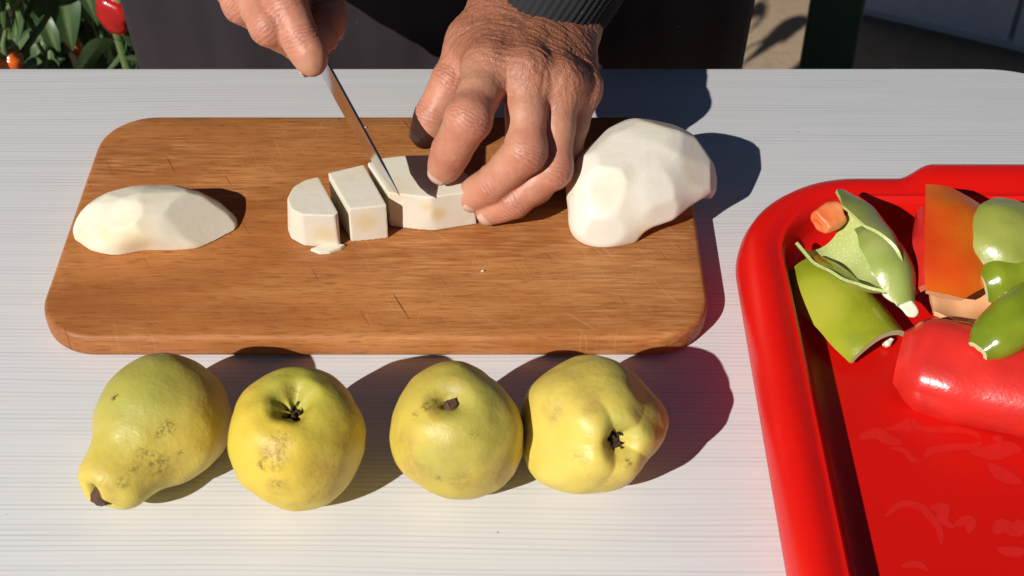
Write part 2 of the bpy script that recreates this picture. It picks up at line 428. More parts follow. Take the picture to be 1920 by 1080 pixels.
def mat_skin():
    m = NT('weathered_skin')
    v = m.map()
    a = m.noise(v, 55, 4, .6); b = m.noise(v, 260, 4, .65); sp = m.noise(v, 900, 2, .5)
    pale = (0.51, 0.242, 0.146); tan = (0.325, 0.125, 0.066); red = (0.55, 0.195, 0.125)
    col = m.mix(m.at('tan'), pale, tan)
    col = m.mix(m.math('MULTIPLY', m.at('knuckle'), .55), col, red)
    col = m.mix(m.math('MULTIPLY', m.ramp(a, [(.42, 0.0), (.70, 1.0)]), .30), col, (0.36, 0.12, 0.07))
    col = m.mix(m.math('MULTIPLY', m.ramp(b, [(.52, 0.0), (.72, 1.0)]), .25), col, (0.62, 0.36, 0.24))
    spots = m.math('MULTIPLY', m.ramp(m.noise(v, 130, 2), [(.64, 0.0), (.70, 1.0)]), m.at('tan'))
    col = m.mix(m.math('MULTIPLY', spots, .5), col, (0.21, 0.075, 0.04))
    col = m.mix(m.math('MULTIPLY', m.at('crease'), .65), col, (0.25, 0.085, 0.055))
    # flowing wrinkles over the back of the hand
    w1 = m.wave(m.map((1, 1, 1), (0.4, 0.2, -0.55)), 105, 9, 2.6, 3, 'Y')
    w2 = m.wave(m.map((1, 1, 1), (0.1, 0.5, 0.75)), 150, 11, 3.5, 3, 'X')
    wr = m.math('MULTIPLY', m.math('ADD', m.math('MULTIPLY', w1, .7), m.math('MULTIPLY', w2, .3)), m.ramp(m.at('tan'), [(0.0, .10), (.9, 1.0)]))
    dk = m.math('MULTIPLY', m.ramp(w1, [(.02, 1.0), (.25, 0.0)]), m.at('tan'))
    col = m.mix(m.math('MULTIPLY', dk, .22), col, (0.24, 0.085, 0.05))
    n1 = m.bump(wr, 0.0007, .62)
    n2 = m.bump(m.math('ADD', m.math('MULTIPLY', b, .7), m.math('MULTIPLY', sp, .35)), 0.0006, .6, n1)
    m.set(Base_Color=col, Roughness=m.ramp(b, [(.3, .40), (.75, .56)]), Normal=n2)
    m.b.inputs['Subsurface Weight'].default_value = .14; m.b.inputs['Subsurface Radius'].default_value = (1, .35, .2); m.b.inputs['Subsurface Scale'].default_value = .004
    m.b.inputs['Specular IOR Level'].default_value = .42
    return m.m
def mat_cloth(name, c, scale=900, rough=.9):
    m = NT(name)
    a = m.noise(m.map(), 9, 3); wv = m.math('MULTIPLY', m.wave(m.map(), scale / 6, 0, 1, 0, 'X'), m.wave(m.map(), scale / 6, 0, 1, 0, 'Z'))
    fz = m.noise(m.map(), scale, 2)
    col = m.mix(m.math('MULTIPLY', a, .5), c, tuple(x * .55 for x in c))
    lint = m.ramp(m.noise(m.map(), 260, 1), [(.79, 0.0), (.81, 1.0)])
    col = m.mix(m.math('MULTIPLY', lint, .35), col, (0.25, 0.23, 0.22))
    m.set(Base_Color=col, Roughness=rough, Normal=m.bump(m.math('ADD', wv, fz), 0.0005, .5))
    m.b.inputs['Specular IOR Level'].default_value = .15; m.b.inputs['Sheen Weight'].default_value = .06
    return m.m
def mat_leaf(name, c1, c2):
    m = NT(name)
    a = m.noise(m.map(), 40, 3); oi = m.n('ShaderNodeObjectInfo')
    col = m.mix(m.math('ADD', m.math('MULTIPLY', oi.outputs['Random'], .6), m.math('MULTIPLY', a, .4)), c1, c2)
    col = m.mix(m.at('vein'), col, (0.20, 0.27, 0.10))
    m.set(Base_Color=col, Roughness=.42, Normal=m.bump(a, 0.001, .4))
    tr = m.n('ShaderNodeBsdfTranslucent'); m.l(col, tr.inputs[0])
    ms = m.n('ShaderNodeMixShader'); ms.inputs[0].default_value = .22
    m.l(m.b.outputs[0], ms.inputs[1]); m.l(tr.outputs[0], ms.inputs[2]); m.l(ms.outputs[0], m.o.inputs[0])
    return m.m
def mat_ground(name, c1, c2, c3):
    m = NT(name)
    a = m.noise(m.map(), 3, 4, .6); b = m.noise(m.map(), 45, 5, .7); c = m.vor(m.map(), 120)
    col = m.mix(m.ramp(a, [(.35, 0.0), (.7, 1.0)]), c1, c2)
    col = m.mix(m.math('MULTIPLY', m.ramp(b, [(.5, 0.0), (.75, 1.0)]), .5), col, c3)
    m.set(Base_Color=col, Roughness=.95, Normal=m.bump(m.math('ADD', b, m.math('MULTIPLY', c, .5)), 0.0022, .5)); m.b.inputs['Specular IOR Level'].default_value = .1
    return m.m
def mat_wall():
    m = NT('whitewashed_plaster')
    a = m.noise(m.map(), 6, 4, .6); b = m.noise(m.map(), 120, 4, .7)
    col = m.mix(m.ramp(a, [(.35, 0.0), (.75, 1.0)]), (0.66, 0.66, 0.67), (0.52, 0.52, 0.53))
    m.set(Base_Color=col, Roughness=.9, Normal=m.bump(b, 0.003, .5)); return m.m
def mat_steel():
    m = NT('polished_steel')
    st = m.noise(m.map((25, 25, 900)), 1, 3)
    m.set(Base_Color=(0.76, 0.76, 0.77), Metallic=1.0, Roughness=m.ramp(st, [(.3, .13), (.8, .28)]), Normal=m.bump(st, 0.00005, .3)); return m.m

M = dict(table=mat_table(), board=mat_board(), tray=mat_tray(), skin=mat_skin(), steel=mat_steel(), wall=mat_wall(),
    metal_leg=mat_plain('grey_painted_steel', (0.30, 0.30, 0.31), .4), edge=mat_plain('white_edge_band', (0.80, 0.80, 0.81), .35, var=.05),
    apron=mat_cloth('charcoal_apron_cloth', (0.028, 0.021, 0.025)), coat=mat_cloth('black_coat_cloth', (0.016, 0.015, 0.017)),
    knit=mat_cloth('dark_grey_knit', (0.030, 0.031, 0.034), 1400), trouser=mat_cloth('dark_trouser_cloth', (0.02, 0.02, 0.024)),
    shoe=mat_plain('black_shoe_leather', (0.015, 0.014, 0.013), .4), hair=mat_plain('grey_hair', (0.16, 0.15, 0.14), .6, scale=300, bump=.003),
    eye=mat_plain('eye_dark', (0.03, 0.02, 0.015), .2),
    nail=mat_plain('fingernail', (0.62, 0.38, 0.29), .33, var=.15), handle=mat_plain('maroon_handle', (0.07, 0.018, 0.014), .4, spec=.4),
    ground=mat_ground('sandy_concrete', (0.36, 0.265, 0.175), (0.29, 0.21, 0.14), (0.20, 0.15, 0.105)),
    soil=mat_ground('garden_soil', (0.045, 0.032, 0.022), (0.03, 0.021, 0.015), (0.07, 0.05, 0.035)),
    post=mat_plain('dark_green_paint', (0.012, 0.052, 0.034), .38, scale=12), stem=mat_plain('plant_stem', (0.10, 0.15, 0.045), .6),
    wood=mat_plain('brown_woody_stem', (0.11, 0.052, 0.028), .85, var=.6, scale=200, bump=.002),
    calyx=mat_plain('dry_calyx', (0.055, 0.028, 0.014), .9, var=.6, scale=400, bump=.002),
    leaf=mat_leaf('pepper_leaf', (0.045, 0.095, 0.030), (0.10, 0.165, 0.075)), redfruit=mat_pepper('red_fruit_skin', (0.55, 0.012, 0.012), (0.42, 0.01, 0.01), 3),
    orfruit=mat_pepper('orange_fruit_skin', (0.75, 0.14, 0.012), (0.65, 0.08, 0.01), 5),
    motif=mat_plain('tray_print', (0.66, 0.013, 0.009), .50, var=.2, scale=160, bump=.00005, spec=.45), crumb=mat_plain('pale_crumb', (0.78, 0.70, 0.52), .6))

# ------------------------------------------------------------------ ground
GZ = -0.75
def sheet(name, x0, x1, y0, y1, z, nx, ny, amp, mat):
    xs = np.linspace(x0, x1, nx); ys = np.linspace(y0, y1, ny)
    X, Y = np.meshgrid(xs, ys, indexing='ij'); p = np.stack([X, Y, X * 0], -1).reshape(-1, 3)
    p[:, 2] = z + amp * vnoise(p * 3.0 + V(0, 0, .5)) + amp * .5 * vnoise(p * 9.0 + V(0, 0, .5))
    return tag(obj(name, mesh_np(name, p, grid_faces(nx, ny)), mat), kind='structure')
sheet('ground', -60, 60, -60, 60, GZ - .012, 61, 61, 0.0, M['ground'])
sheet('paved_yard', -3.0, 3.2, -2.0, 5.0, GZ, 60, 66, 0.004, M['ground'])
sheet('garden_bed', -3.0, -0.12, 1.18, 5.0, GZ + .03, 60, 66, 0.02, M['soil'])

# ------------------------------------------------------------------ table
def rrect(x0, x1, y0, y1, rr, n=12):
    """rounded rectangle, counter-clockwise; returns points and outward normals. rr = radii (x1y0, x1y1, x0y1, x0y0)"""
    pts, nor = [], []
    for (cx, cy, r, a0) in ((x1 - rr[0], y0 + rr[0], rr[0], -90), (x1 - rr[1], y1 - rr[1], rr[1], 0),
                            (x0 + rr[2], y1 - rr[2], rr[2], 90), (x0 + rr[3], y0 + rr[3], rr[3], 180)):
        for i in range(n + 1):
            a = rad(a0 + 90 * i / n); pts.append((cx + r * math.cos(a), cy + r * math.sin(a))); nor.append((math.cos(a), math.sin(a)))
    return np.array(pts), np.array(nor)
def slab(pts, nor, prof):
    """stack of loops: prof = [(inset, z)...] from bottom to top, closed by two caps"""
    n = len(pts); v = np.vstack([np.column_stack([pts - nor * i, np.full(n, z)]) for i, z in prof])
    f = [tuple(reversed([int(a) for a in q])) for q in grid_faces(len(prof), n, close_v=True)]
    f = [tuple(reversed(q)) for q in f]
    f = [tuple(reversed(q)) for q in f]
    f.append(tuple(range(n - 1, -1, -1))); f.append(tuple((len(prof) - 1) * n + j for j in range(n)))
    return v, f
t_root = empty('table', (0.0, 0.55, GZ), 'white wood-grain laminate garden table under the cutting board', 'table')
pts, nor = rrect(-1.05, 0.436, 0.18, 0.889, (.085, .085, .085, .085), 16)
v, f = slab(pts, nor, [(.0012, -.020), (0, -.0188), (0, -.0012), (.0004, -.0004), (.0012, 0)])
world_part('table_top', v, f, M['table'], t_root, True, 35)
v, f = slab(pts, nor, [(-.0006, -.0185), (-.0014, -.0178), (-.0014, -.0032), (-.0006, -.0025)])
world_part('edge_band', v, f, M['edge'], t_root, True, 35)
for sx in (-0.95, 0.33):
    for sy in (0.27, 0.79):
        v, f = tube([(sx, sy, GZ + .006), (sx, sy, -.0215)], [.016, .016], 16)
        lg = world_part('leg', v, f, M['metal_leg'], t_root, True, 35)
        v, f = tube([(sx, sy, GZ + .002), (sx, sy, GZ + .03)], [.0185, .0175], 16)
        world_part('foot', v, f, M['shoe'], lg, True, 35)
for sy in (0.27, 0.79):
    v, f = box((-.31, sy, -.040), (1.24, .02, .034)); add_bevel(world_part('apron_rail', v, f, M['metal_leg'], t_root, False), .002)

# ------------------------------------------------------------------ cutting board
BT = 0.017
cb = empty('cutting_board', (-.082, .698, 0.0008), 'worn rectangular beech cutting board with rounded corners on the table', 'cutting board')
pts, nor = rrect(-.2822, .1182, .588, .8068, (.036, .036, .036, .036), 14)
prof = [(.0030, .0008), (.0012, .0014), (.0002, .0034), (0, .006), (0, .0125), (.0004, .0148), (.0014, .0162), (.0030, BT)]
n = len(pts)
v = np.vstack([np.column_stack([pts - nor * i, np.full(n, z)]) for i, z in prof])
f = [tuple(int(a) for a in q) for q in grid_faces(len(prof), n, close_v=True)]
f = [tuple(reversed(q)) for q in f]
f.append(tuple(range(n - 1, -1, -1))); f.append(tuple((len(prof) - 1) * n + j for j in range(n)))
ob = world_part('board', v, f, M['board'], cb, True, 60)
bm_ = bmesh.new(); bm_.from_mesh(ob.data); bmesh.ops.recalc_face_normals(bm_, faces=bm_.faces[:]); bm_.to_mesh(ob.data); bm_.free()
for c in t_root.children:
    if c.name.startswith(('table_top', 'edge_band')):
        bm_ = bmesh.new(); bm_.from_mesh(c.data); bmesh.ops.recalc_face_normals(bm_, faces=bm_.faces[:]); bm_.to_mesh(c.data); bm_.free()

# ------------------------------------------------------------------ whole quinces
def lathe_body(profile, ax, lobes, ns=84, nph=120, noise_amp=.0011, seed=1, spin=0.0, hint=(0, 0, 1)):
    pr = spline(profile, ns); pr[:, 1] = np.maximum(pr[:, 1], 0.0002)
    ax = unit(ax); u, vv = frame_of(ax, hint)
    ph = np.linspace(0, 2 * math.pi, nph, endpoint=False) + spin
    S = pr[:, 0][:, None]; R = pr[:, 1][:, None]; T = np.linspace(0, 1, ns)[:, None]
    mod, ds = lobes(ph[None, :], T)
    r = R * mod
    p = ax * (S + ds)[..., None] + r[..., None] * (np.cos(ph)[None, :, None] * u + np.sin(ph)[None, :, None] * vv)
    flat = p.reshape(-1, 3)
    nrm = unit_rows(flat - (ax * S.mean()))
    w_ = np.minimum(1, (r / .012)).reshape(-1, 1)
    flat = flat + nrm * w_ * noise_amp * (vnoise(flat * 55 + seed)[:, None] * 1.3 + .45 * vnoise(flat * 140 + seed)[:, None])
    f = [tuple(int(a) for a in q) for q in grid_faces(ns, nph, close_v=True)]
    f.append(tuple(range(nph - 1, -1, -1))); f.append(tuple((ns - 1) * nph + j for j in range(nph)))
    return flat, f, T.repeat(nph, 1).ravel(), ax
def unit_rows(a): return a / (np.linalg.norm(a, axis=1, keepdims=True) + 1e-12)

def calyx_tuft(base, ax, r, n, seed, mat, parent, name='calyx', h=.006, inward=.3):
    """dry sepals round the blossom end"""
    rg = np.random.default_rng(seed); u, vv = frame_of(ax); parts = []
    for i in range(n):
        a = 2 * math.pi * i / n + rg.uniform(-.3, .3); d = math.cos(a) * u + math.sin(a) * vv
        s = np.cross(ax, d); L = h * rg.uniform(.5, 1.1); wd = r * rg.uniform(.25, .48)
        b0 = base + d * r * .55; tip = b0 + ax * L + d * r * rg.uniform(-.5, .9); mid = (b0 + tip) / 2 + d * r * .35
        vs = np.array([b0 - s * wd, b0 + s * wd, mid + s * wd * .8, tip, mid - s * wd * .8, mid + d * .0009, b0 - ax * .002])
        parts.append((vs, [(0, 1, 5), (1, 2, 5), (2, 3, 5), (3, 4, 5), (4, 0, 5), (1, 0, 6), (2, 1, 6), (3, 2, 6), (4, 3, 6), (0, 4, 6)]))
    ball_v, ball_f = tube([base - ax * .004, base - ax * .001, base + ax * .0015], [r * .9, r * .95, r * .4], 10)
    parts.append((ball_v, ball_f))
    v, f = join(*parts)
    return world_part(name, v, f, mat, parent, True, 40)

def quince(px, py, profile, ax, lobes, mat, label, seed, marks=(), russets=(), greens=(), spin=0.0, hint=(0, 0, 1), sink=.0012, stem=None, cal=None, size=1.0):
    profile = [(a_ * size, b_ * size) for a_, b_ in profile]
    if stem is not None: stem = tuple(q * size for q in stem)
    if cal is not None: cal = (cal[0] * size, cal[1], cal[2], cal[3])
    v, f, T, ax = lathe_body(profile, ax, lobes, seed=seed, spin=spin, hint=hint)
    zc = -v[:, 2].min() - sink
    c = P(px, py, zc); v = v + c
    v[:, 2] = np.maximum(v[:, 2], 0.0006)                                     # rests on a small flat spot
    root = empty('quince', (c[0], c[1], 0.0), label, 'quince', 'whole quinces in front of the board')
    me = mesh_np('skin', v - origin(root), f, True)
    bm = bmesh.new(); bm.from_mesh(me); bmesh.ops.recalc_face_normals(bm, faces=bm.faces[:]); bm.to_mesh(me); bm.free()
    tree = BVHTree.FromPolygons([Vector(q) for q in v], f)
    def field(items):
        a = np.zeros(len(v))
        for (x, y, r, s) in items:
            hit = tree.ray_cast(Vector(_C), Vector(ray(x, y)))[0]
            if hit is None: continue
            d = np.linalg.norm(v - np.array(hit), axis=1) / r
            a = np.maximum(a, s * (1 - sstep(.35, 1.0, d)))
        return a
    attr(me, 'blemish', field(marks)); attr(me, 'russet', field(russets)); attr(me, 'green', field(greens))
    obj('skin', me, mat, root)
    if cal is not None:
        s, r, nn, h = cal; calyx_tuft(c + ax * s, ax, r, nn, seed, M['calyx'], root, 'calyx', h)
    if stem is not None:
        s, r, L = stem
        b = c - ax * s; u, vv = frame_of(ax)
        tv, tf = tube([b + ax * .004, b, b - ax * L * .6 + u * .001, b - ax * L + u * .0016], [r * .8, r, r * 1.05, r * .75], 12, 10)
        tv += .0011 * vnoise(tv * 420)[:, None]
        world_part('stem', tv, tf, M['wood'], root, True, 50)
    return root

olive = (0.40, 0.375, 0.075)
# 1: pear-shaped, neck towards the camera
def lob1(ph, T):
    neck = sstep(.66, .97, T)
    m_ = 1 + .065 * np.cos(2 * ph + .4) * (1 - neck) + .035 * np.cos(3 * ph + 1.1) * sstep(.0, .5, T) + neck * (.10 * np.cos(2 * ph + 2.0) + .05 * np.cos(3 * ph)) + .06 * np.cos(5 * ph) * (1 - sstep(.05, .30, T))
    return m_, -.003 * neck * np.cos(2 * ph + 2.0)
a1 = P(180, 934, .029) - P(306, 776, .034)
quince(300, 790, [(-.026, .0015), (-.033, .005), (-.0385, .011), (-.0395, .018), (-.033, .027), (-.020, .0355), (-.003, .0388), (.012, .0366), (.024, .0308), (.034, .0248), (.044, .0216), (.0525, .0192), (.0582, .0152), (.0606, .0105), (.0604, .0075), (.0588, .0052), (.0578, .0020)],
       a1, lob1, mat_quince('quince_skin_pear', 2.0, olive), 'pear-shaped quince with a stubby neck and dark blotches, leftmost in front of the board', 21,
       marks=[(313, 802, .0062, 1), (299, 814, .004, .9), (298, 872, .0085, .75), (270, 850, .005, .8), (285, 862, .006, .8), (232, 905, .005, .7), (214, 745, .0028, 1.6), (341, 848, .0022, 1.6), (250, 880, .006, .6)],
       russets=[(300, 870, .02, .6), (400, 770, .012, .7), (190, 928, .014, .8), (385, 745, .012, .8)], greens=[(250, 720, .045, .9), (210, 760, .03, .6)], sink=.0010,
       stem=(-.0560, .0060, -.0085), cal=(-.028, .004, 5, .007), size=.885)
# 2: apple-shaped, blossom end up
def lob2(ph, T):
    top = 1 - sstep(.05, .40, T); bot = sstep(.6, .95, T)
    return 1 + top * (.055 * np.cos(5 * ph + .6) + .05 * np.cos(2 * ph)) + .018 * np.cos(2 * ph + 1) + bot * .05 * np.cos(3 * ph + .5), top * .0016 * np.cos(5 * ph + .6) + top * .0016 * np.cos(ph + 2)
P2 = [(.0235, .0012), (.0255, .0040), (.0300, .0080), (.0345, .0125), (.0360, .0175), (.0325, .0255), (.0230, .0330), (.0090, .0368), (-.005, .0362), (-.018, .0318), (-.029, .0240), (-.0365, .0150), (-.0395, .0085), (-.0385, .0045), (-.0360, .0010)]
quince(557, 829, P2, unit(V(.02, -.06, 1)), lob2, mat_quince('quince_skin_gold', 7.0, (0.42, 0.39, 0.055), (0.66, 0.475, 0.055)), 'round golden quince with a brown blossom pit on top, second from left', 5,
       marks=[(510, 860, .010, .6), (525, 825, .008, .55), (520, 908, .006, .6), (545, 735, .006, .6), (489, 873, .0035, 1.0)],
       russets=[(510, 845, .014, .8), (612, 880, .018, .9), (520, 915, .010, .9), (655, 790, .018, .8), (630, 830, .015, .6), (540, 752, .012, .9), (600, 930, .01, .6)],
       greens=[(555, 730, .026, 1.0), (610, 740, .02, .7), (500, 945, .01, .7), (610, 800, .02, .4)], cal=(.0238, .0046, 7, .005), stem=None, size=.962)
# 3: egg-round, small stem pit turned up
def lob3(ph, T):
    top = 1 - sstep(.04, .32, T)
    return 1 + top * .07 * np.cos(2 * ph + 2.6) + .02 * np.cos(3 * ph + .3) + .012 * np.cos(2 * ph) + sstep(.65, .95, T) * .05 * np.cos(4 * ph), top * .0014 * np.cos(2 * ph + 2.6)
P3 = [(.0290, .0012), (.0305, .0032), (.0335, .0062), (.0360, .0105), (.0360, .0150), (.0315, .0225), (.0220, .0300), (.0090, .0338), (-.004, .0340), (-.017, .0305), (-.028, .0235), (-.0350, .0155), (-.0385, .0085), (-.0380, .0045), (-.0350, .0010)]
quince(858, 813, P3, unit(V(-.10, -.22, 1)), lob3, mat_quince('quince_skin_lime', 13.0, (0.43, 0.39, 0.075), (0.585, 0.44, 0.070)), 'egg-round greenish quince with a small dark stem pit, third from left', 9,
       marks=[(845, 752, .0055, .8), (800, 762, .004, .9), (815, 752, .004, .9), (778, 778, .003, .7), (866, 905, .007, .45), (822, 897, .0025, 1.2), (888, 815, .003, .7)],
       russets=[(865, 905, .011, 1.0), (780, 880, .016, 1), (930, 890, .016, .9), (760, 840, .014, .8), (855, 722, .010, .7), (930, 765, .01, .7), (850, 850, .013, .45), (815, 770, .012, .6)],
       greens=[(880, 720, .03, .8), (900, 800, .03, .7), (830, 870, .02, .8)], stem=(-.0285, .0034, -.0050))
# 4: lumpy, blossom end towards the camera
def lob4(ph, T):
    top = 1 - sstep(.04, .42, T); mid = np.exp(-((T - .42) / .22) ** 2)
    c5 = np.cos(5 * ph + .9)
    return 1 + top * .24 * (np.abs(np.cos(2.5 * ph + .45)) ** .7 - .7) + mid * (.06 * np.cos(3 * ph + .8) + .05 * np.cos(5 * ph + .9)) + .05 * np.cos(2 * ph - .6) * sstep(.1, .5, T), top * .0035 * (np.abs(np.cos(2.5 * ph + .45)) - .6) + mid * .002 * np.cos(ph + 1.2)
a4 = .36 * _rt - .14 * _up - .92 * _fw
P4 = [(.0275, .0012), (.0300, .0036), (.0345, .0068), (.0380, .0115), (.0375, .0165), (.0325, .0235), (.0250, .0295), (.0140, .0352), (.0010, .0378), (-.0120, .0368), (-.0240, .0320), (-.0340, .0240), (-.0400, .0150), (-.0415, .0085), (-.0395, .0050), (-.037, .0012)]
quince(1108, 797, P4, a4, lob4, mat_quince('quince_skin_lumpy', 19.0, (0.48, 0.43, 0.085), (0.65, 0.50, 0.095)), 'lumpy pale yellow quince with its folded blossom end facing out, rightmost of the whole ones', 31,
       marks=[(1176, 868, .0034, 1.3), (1095, 862, .004, .5), (1040, 776, .005, .4), (1080, 855, .004, .5)],
       russets=[(1105, 720, .018, .6), (1110, 765, .008, .9), (1240, 770, .012, .9), (1035, 770, .010, .8), (1160, 850, .010, .5), (1140, 905, .01, .6), (1215, 800, .012, .5)],
       greens=[(1150, 800, .014, .9), (1190, 800, .014, .8), (1180, 720, .02, .4)], spin=.35, cal=(.0295, .0050, 9, .0065), hint=(0, 0, 1), size=.965)

# ------------------------------------------------------------------ peeled quince pieces
FL = [mat_flesh('peeled_flesh', 3.0), mat_flesh('peeled_flesh_pale', 9.0, (0.72, 0.67, 0.56)), mat_flesh('cut_flesh', 15.0, (0.735, 0.685, 0.555))]
def put_field(name, F, root, mat, stains=(), sharp=17, smooth=0):
    v, f = F.mesh(smooth)
    me = mesh_np(name, v - origin(root), f, True, sharp)
    a = np.zeros(len(v))
    for (p, r, s) in stains:
        d = np.linalg.norm(v - p, axis=1) / r; a = np.maximum(a, s * (1 - sstep(.2, 1, d)))
    attr(me, 'stain', a)
    return obj(name, me, mat, root)
def peel_planes(F, c, semi, R, n, seed, inset=.0012, k=.0012, zmin=-.2):
    """flat knife facets all over an ellipsoid"""
    rg = np.random.default_rng(seed)
    for i in range(n):
        z = 1 - (i + .5) * 2 / n; a = i * 2.39996 + rg.uniform(-.25, .25); q = math.sqrt(1 - z * z)
        nl = V(q * math.cos(a), q * math.sin(a), z) ; nl = unit(nl + rg.normal(0, .08, 3))
        h = math.sqrt(((nl * semi) ** 2).sum()) - inset * rg.uniform(.3, 1.5)
        nw = R @ nl
        if nw[2] < zmin: continue
        F.plane(c + nw * h, nw, k)
def peel_support(F, n, seed, inset=.0012, k=.0008, zmin=.02):
    """long flat knife strokes: planes that just shave the outside of any shape"""
    rg = np.random.default_rng(seed); pts_ = F.mesh(0)[0]; pts_ = pts_[::7]
    for i in range(n):
        z = 1 - (i + .5) / n * 1.05; a = i * 2.39996 + rg.uniform(-.25, .25); q = math.sqrt(max(0, 1 - z * z))
        nl = unit(V(q * math.cos(a), q * math.sin(a), z) + rg.normal(0, .07, 3))
        if nl[2] < zmin: continue
        F.plane(nl * ((pts_ @ nl).max() - inset * rg.uniform(.35, 1.7)), nl, k)
def rotz(a):
    c, s = math.cos(a), math.sin(a); return np.array([[c, -s, 0], [s, c, 0], [0, 0, 1.0]])

# left crescent half, lying on its cut face
e0, e1 = P(140, 446, BT), P(424, 438, BT)
c = (e0 + e1) / 2 + V(.002, .006, 0); L = np.linalg.norm(e1 - e0) / 2
R = rotz(math.atan2(e1[1] - e0[1], e1[0] - e0[0])); semi = V(L + .006, .0270, .0330)
F = Field(c - V(.06, .045, .004), c + V(.06, .045, .042), .0007)
F.ell(c + V(0, 0, -.002), semi, 0, R, .03)
F.plane(c + V(.0405, 0, .010), unit(V(.52, -.56, .65)), .002); F.plane(c + V(.028, .0, .0275), unit(V(.52, -.12, .83)), .002); F.plane(c + V(-.030, -.006, .022), unit(V(-.58, -.30, .76)), .002)
peel_support(F, 64, 4, .0012, .0004)
F.cut_cone(c + V(.002, -.0440, -.002), c + V(.020, -.0440, -.002), .0235, .0235, .006)
F.plane(c + V(0, 0, .0004), V(0, 0, -1))
r_ = empty('quince_half', (c[0], c[1], BT), 'peeled cream quince half lying flat alone on the left of the board', 'quince piece', 'peeled quince halves')
put_field('flesh', F, r_, FL[0], [(P(250, 440, BT + .012), .022, .5), (P(215, 440, BT + .01), .014, .6)])

# big right wedge with hollow core, overhanging the board's right side
c = P(1196, 362, BT) + V(.0, .004, .0)
F = Field(c - V(.07, .07, .004), c + V(.07, .07, .066), .0008)
F.chain([(P(1122, 412, BT + .008), .0190), (P(1140, 346, BT + .022), .0240), (P(1192, 304, BT + .0265), .0250), (P(1250, 305, BT + .0245), .0225), (P(1288, 340, BT + .015), .0165), (P(1296, 358, BT + .004), .0135)], .012, .03)
F.chain([(P(1166, 398, BT + .006), .0245), (P(1216, 366, BT + .014), .0235), (P(1272, 346, BT + .012), .0165)], .012, .03)
peel_support(F, 46, 8, .0015, .0007)
F.cut_cone(P(1228, 448, BT - .003), P(1322, 404, BT - .001), .0125, .0150, .004)
F.plane(c + V(0, 0, .0004), V(0, 0, -1))
r_ = empty('quince_half', (c[0], c[1], BT), 'tall peeled quince wedge with a hollowed core at the right end of the board', 'quince piece', 'peeled quince halves')
put_field('flesh', F, r_, FL[1], [(P(1150, 300, BT + .04), .006, .9), (P(1285, 300, BT + .035), .008, .8), (P(1200, 425, BT + .008), .012, .7)])
cc = P(1194, 440, BT)
v, f = tube([cc + V(-.001, 0, .0), cc + V(.0, 0, .005), cc + V(.0012, .001, .010)], [.0012, .0016, .0007], 8)
world_part('core_sliver', v, f, FL[1], r_, True)

# sliced half: one block cut by two vertical knife cuts
HT = .0285
def slice_piece(outline, facets, name, label, mat, stains, extra=None, h=.0006, tops=None):
    """outline of the upper face in photograph points at its height, spread outwards towards the board"""
    top = [P(x, y, BT + HT) for x, y in outline]; cen = np.mean(top, 0)
    lo = np.min(top, 0) - .012; hi = np.max(top, 0) + .012; lo[2] = BT - .003; hi[2] = BT + HT + .004
    F = Field(lo, hi, h); F.F[:] = -1.0
    n = len(top); area = sum(top[i][0] * top[(i + 1) % n][1] - top[(i + 1) % n][0] * top[i][1] for i in range(n))
    for i in range(n):
        a, b = top[i], top[(i + 1) % n]; e = unit(b - a); nn = V(e[1], -e[0], 0) * (1 if area > 0 else -1)
        tilt, k = facets[i]
        F.plane((a + b) / 2, unit(nn + V(0, 0, tilt)), k)
    F.plane(V(cen[0], cen[1], BT + HT), unit(V(0, 0, 1) + (tops if tops is not None else V(0, 0, 0))), .0006)
    if extra: extra(F)
    F.plane(V(cen[0], cen[1], BT + .0004), V(0, 0, -1))
    r = empty(name, (cen[0], cen[1], BT), label, 'quince piece', 'cut slices of the third quince half')
    put_field('flesh', F, r, mat, stains)
    return r
slice_piece([(597, 331), (634, 398), (628, 404), (600, 404), (565, 402), (545, 391), (538, 372), (550, 350), (572, 337)],
    [(0, .0004), (-.05, .0008), (-.10, .001), (-.10, .001), (-.05, .001), (.06, .001), (.14, .001), (.14, .001), (.10, .001)], 'quince_slice', 'rounded end slice of peeled quince, leftmost of the cut row', FL[2],
    [(P(612, 425, BT + .012), .014, .9)])
slice_piece([(615, 324), (682, 308), (726, 386), (700, 388), (656, 394)], [(.02, .001), (0, .0004), (-.06, .0008), (-.06, .0008), (0, .0004)], 'quince_slice', 'square middle slice of peeled quince between two knife cuts', FL[2],
    [(P(685, 405, BT + .016), .013, 1.0)])
slice_piece([(689, 305), (715, 296), (760, 291), (805, 290), (845, 300), (878, 328), (886, 362), (872, 378), (838, 374), (810, 373), (774, 376), (742, 381)],
    [(.02, .001), (.03, .001), (.04, .001), (.05, .001), (.08, .001), (.1, .001), (.05, .001), (-.02, .001), (-.10, .0006), (-.04, .0006), (-.04, .0008), (0, .0004)], 'quince_slice', 'largest uncut chunk of peeled quince held under the fingers', FL[2],
    [(P(822, 398, BT + .014), .008, .9), (P(800, 388, BT + .02), .006, .6)])
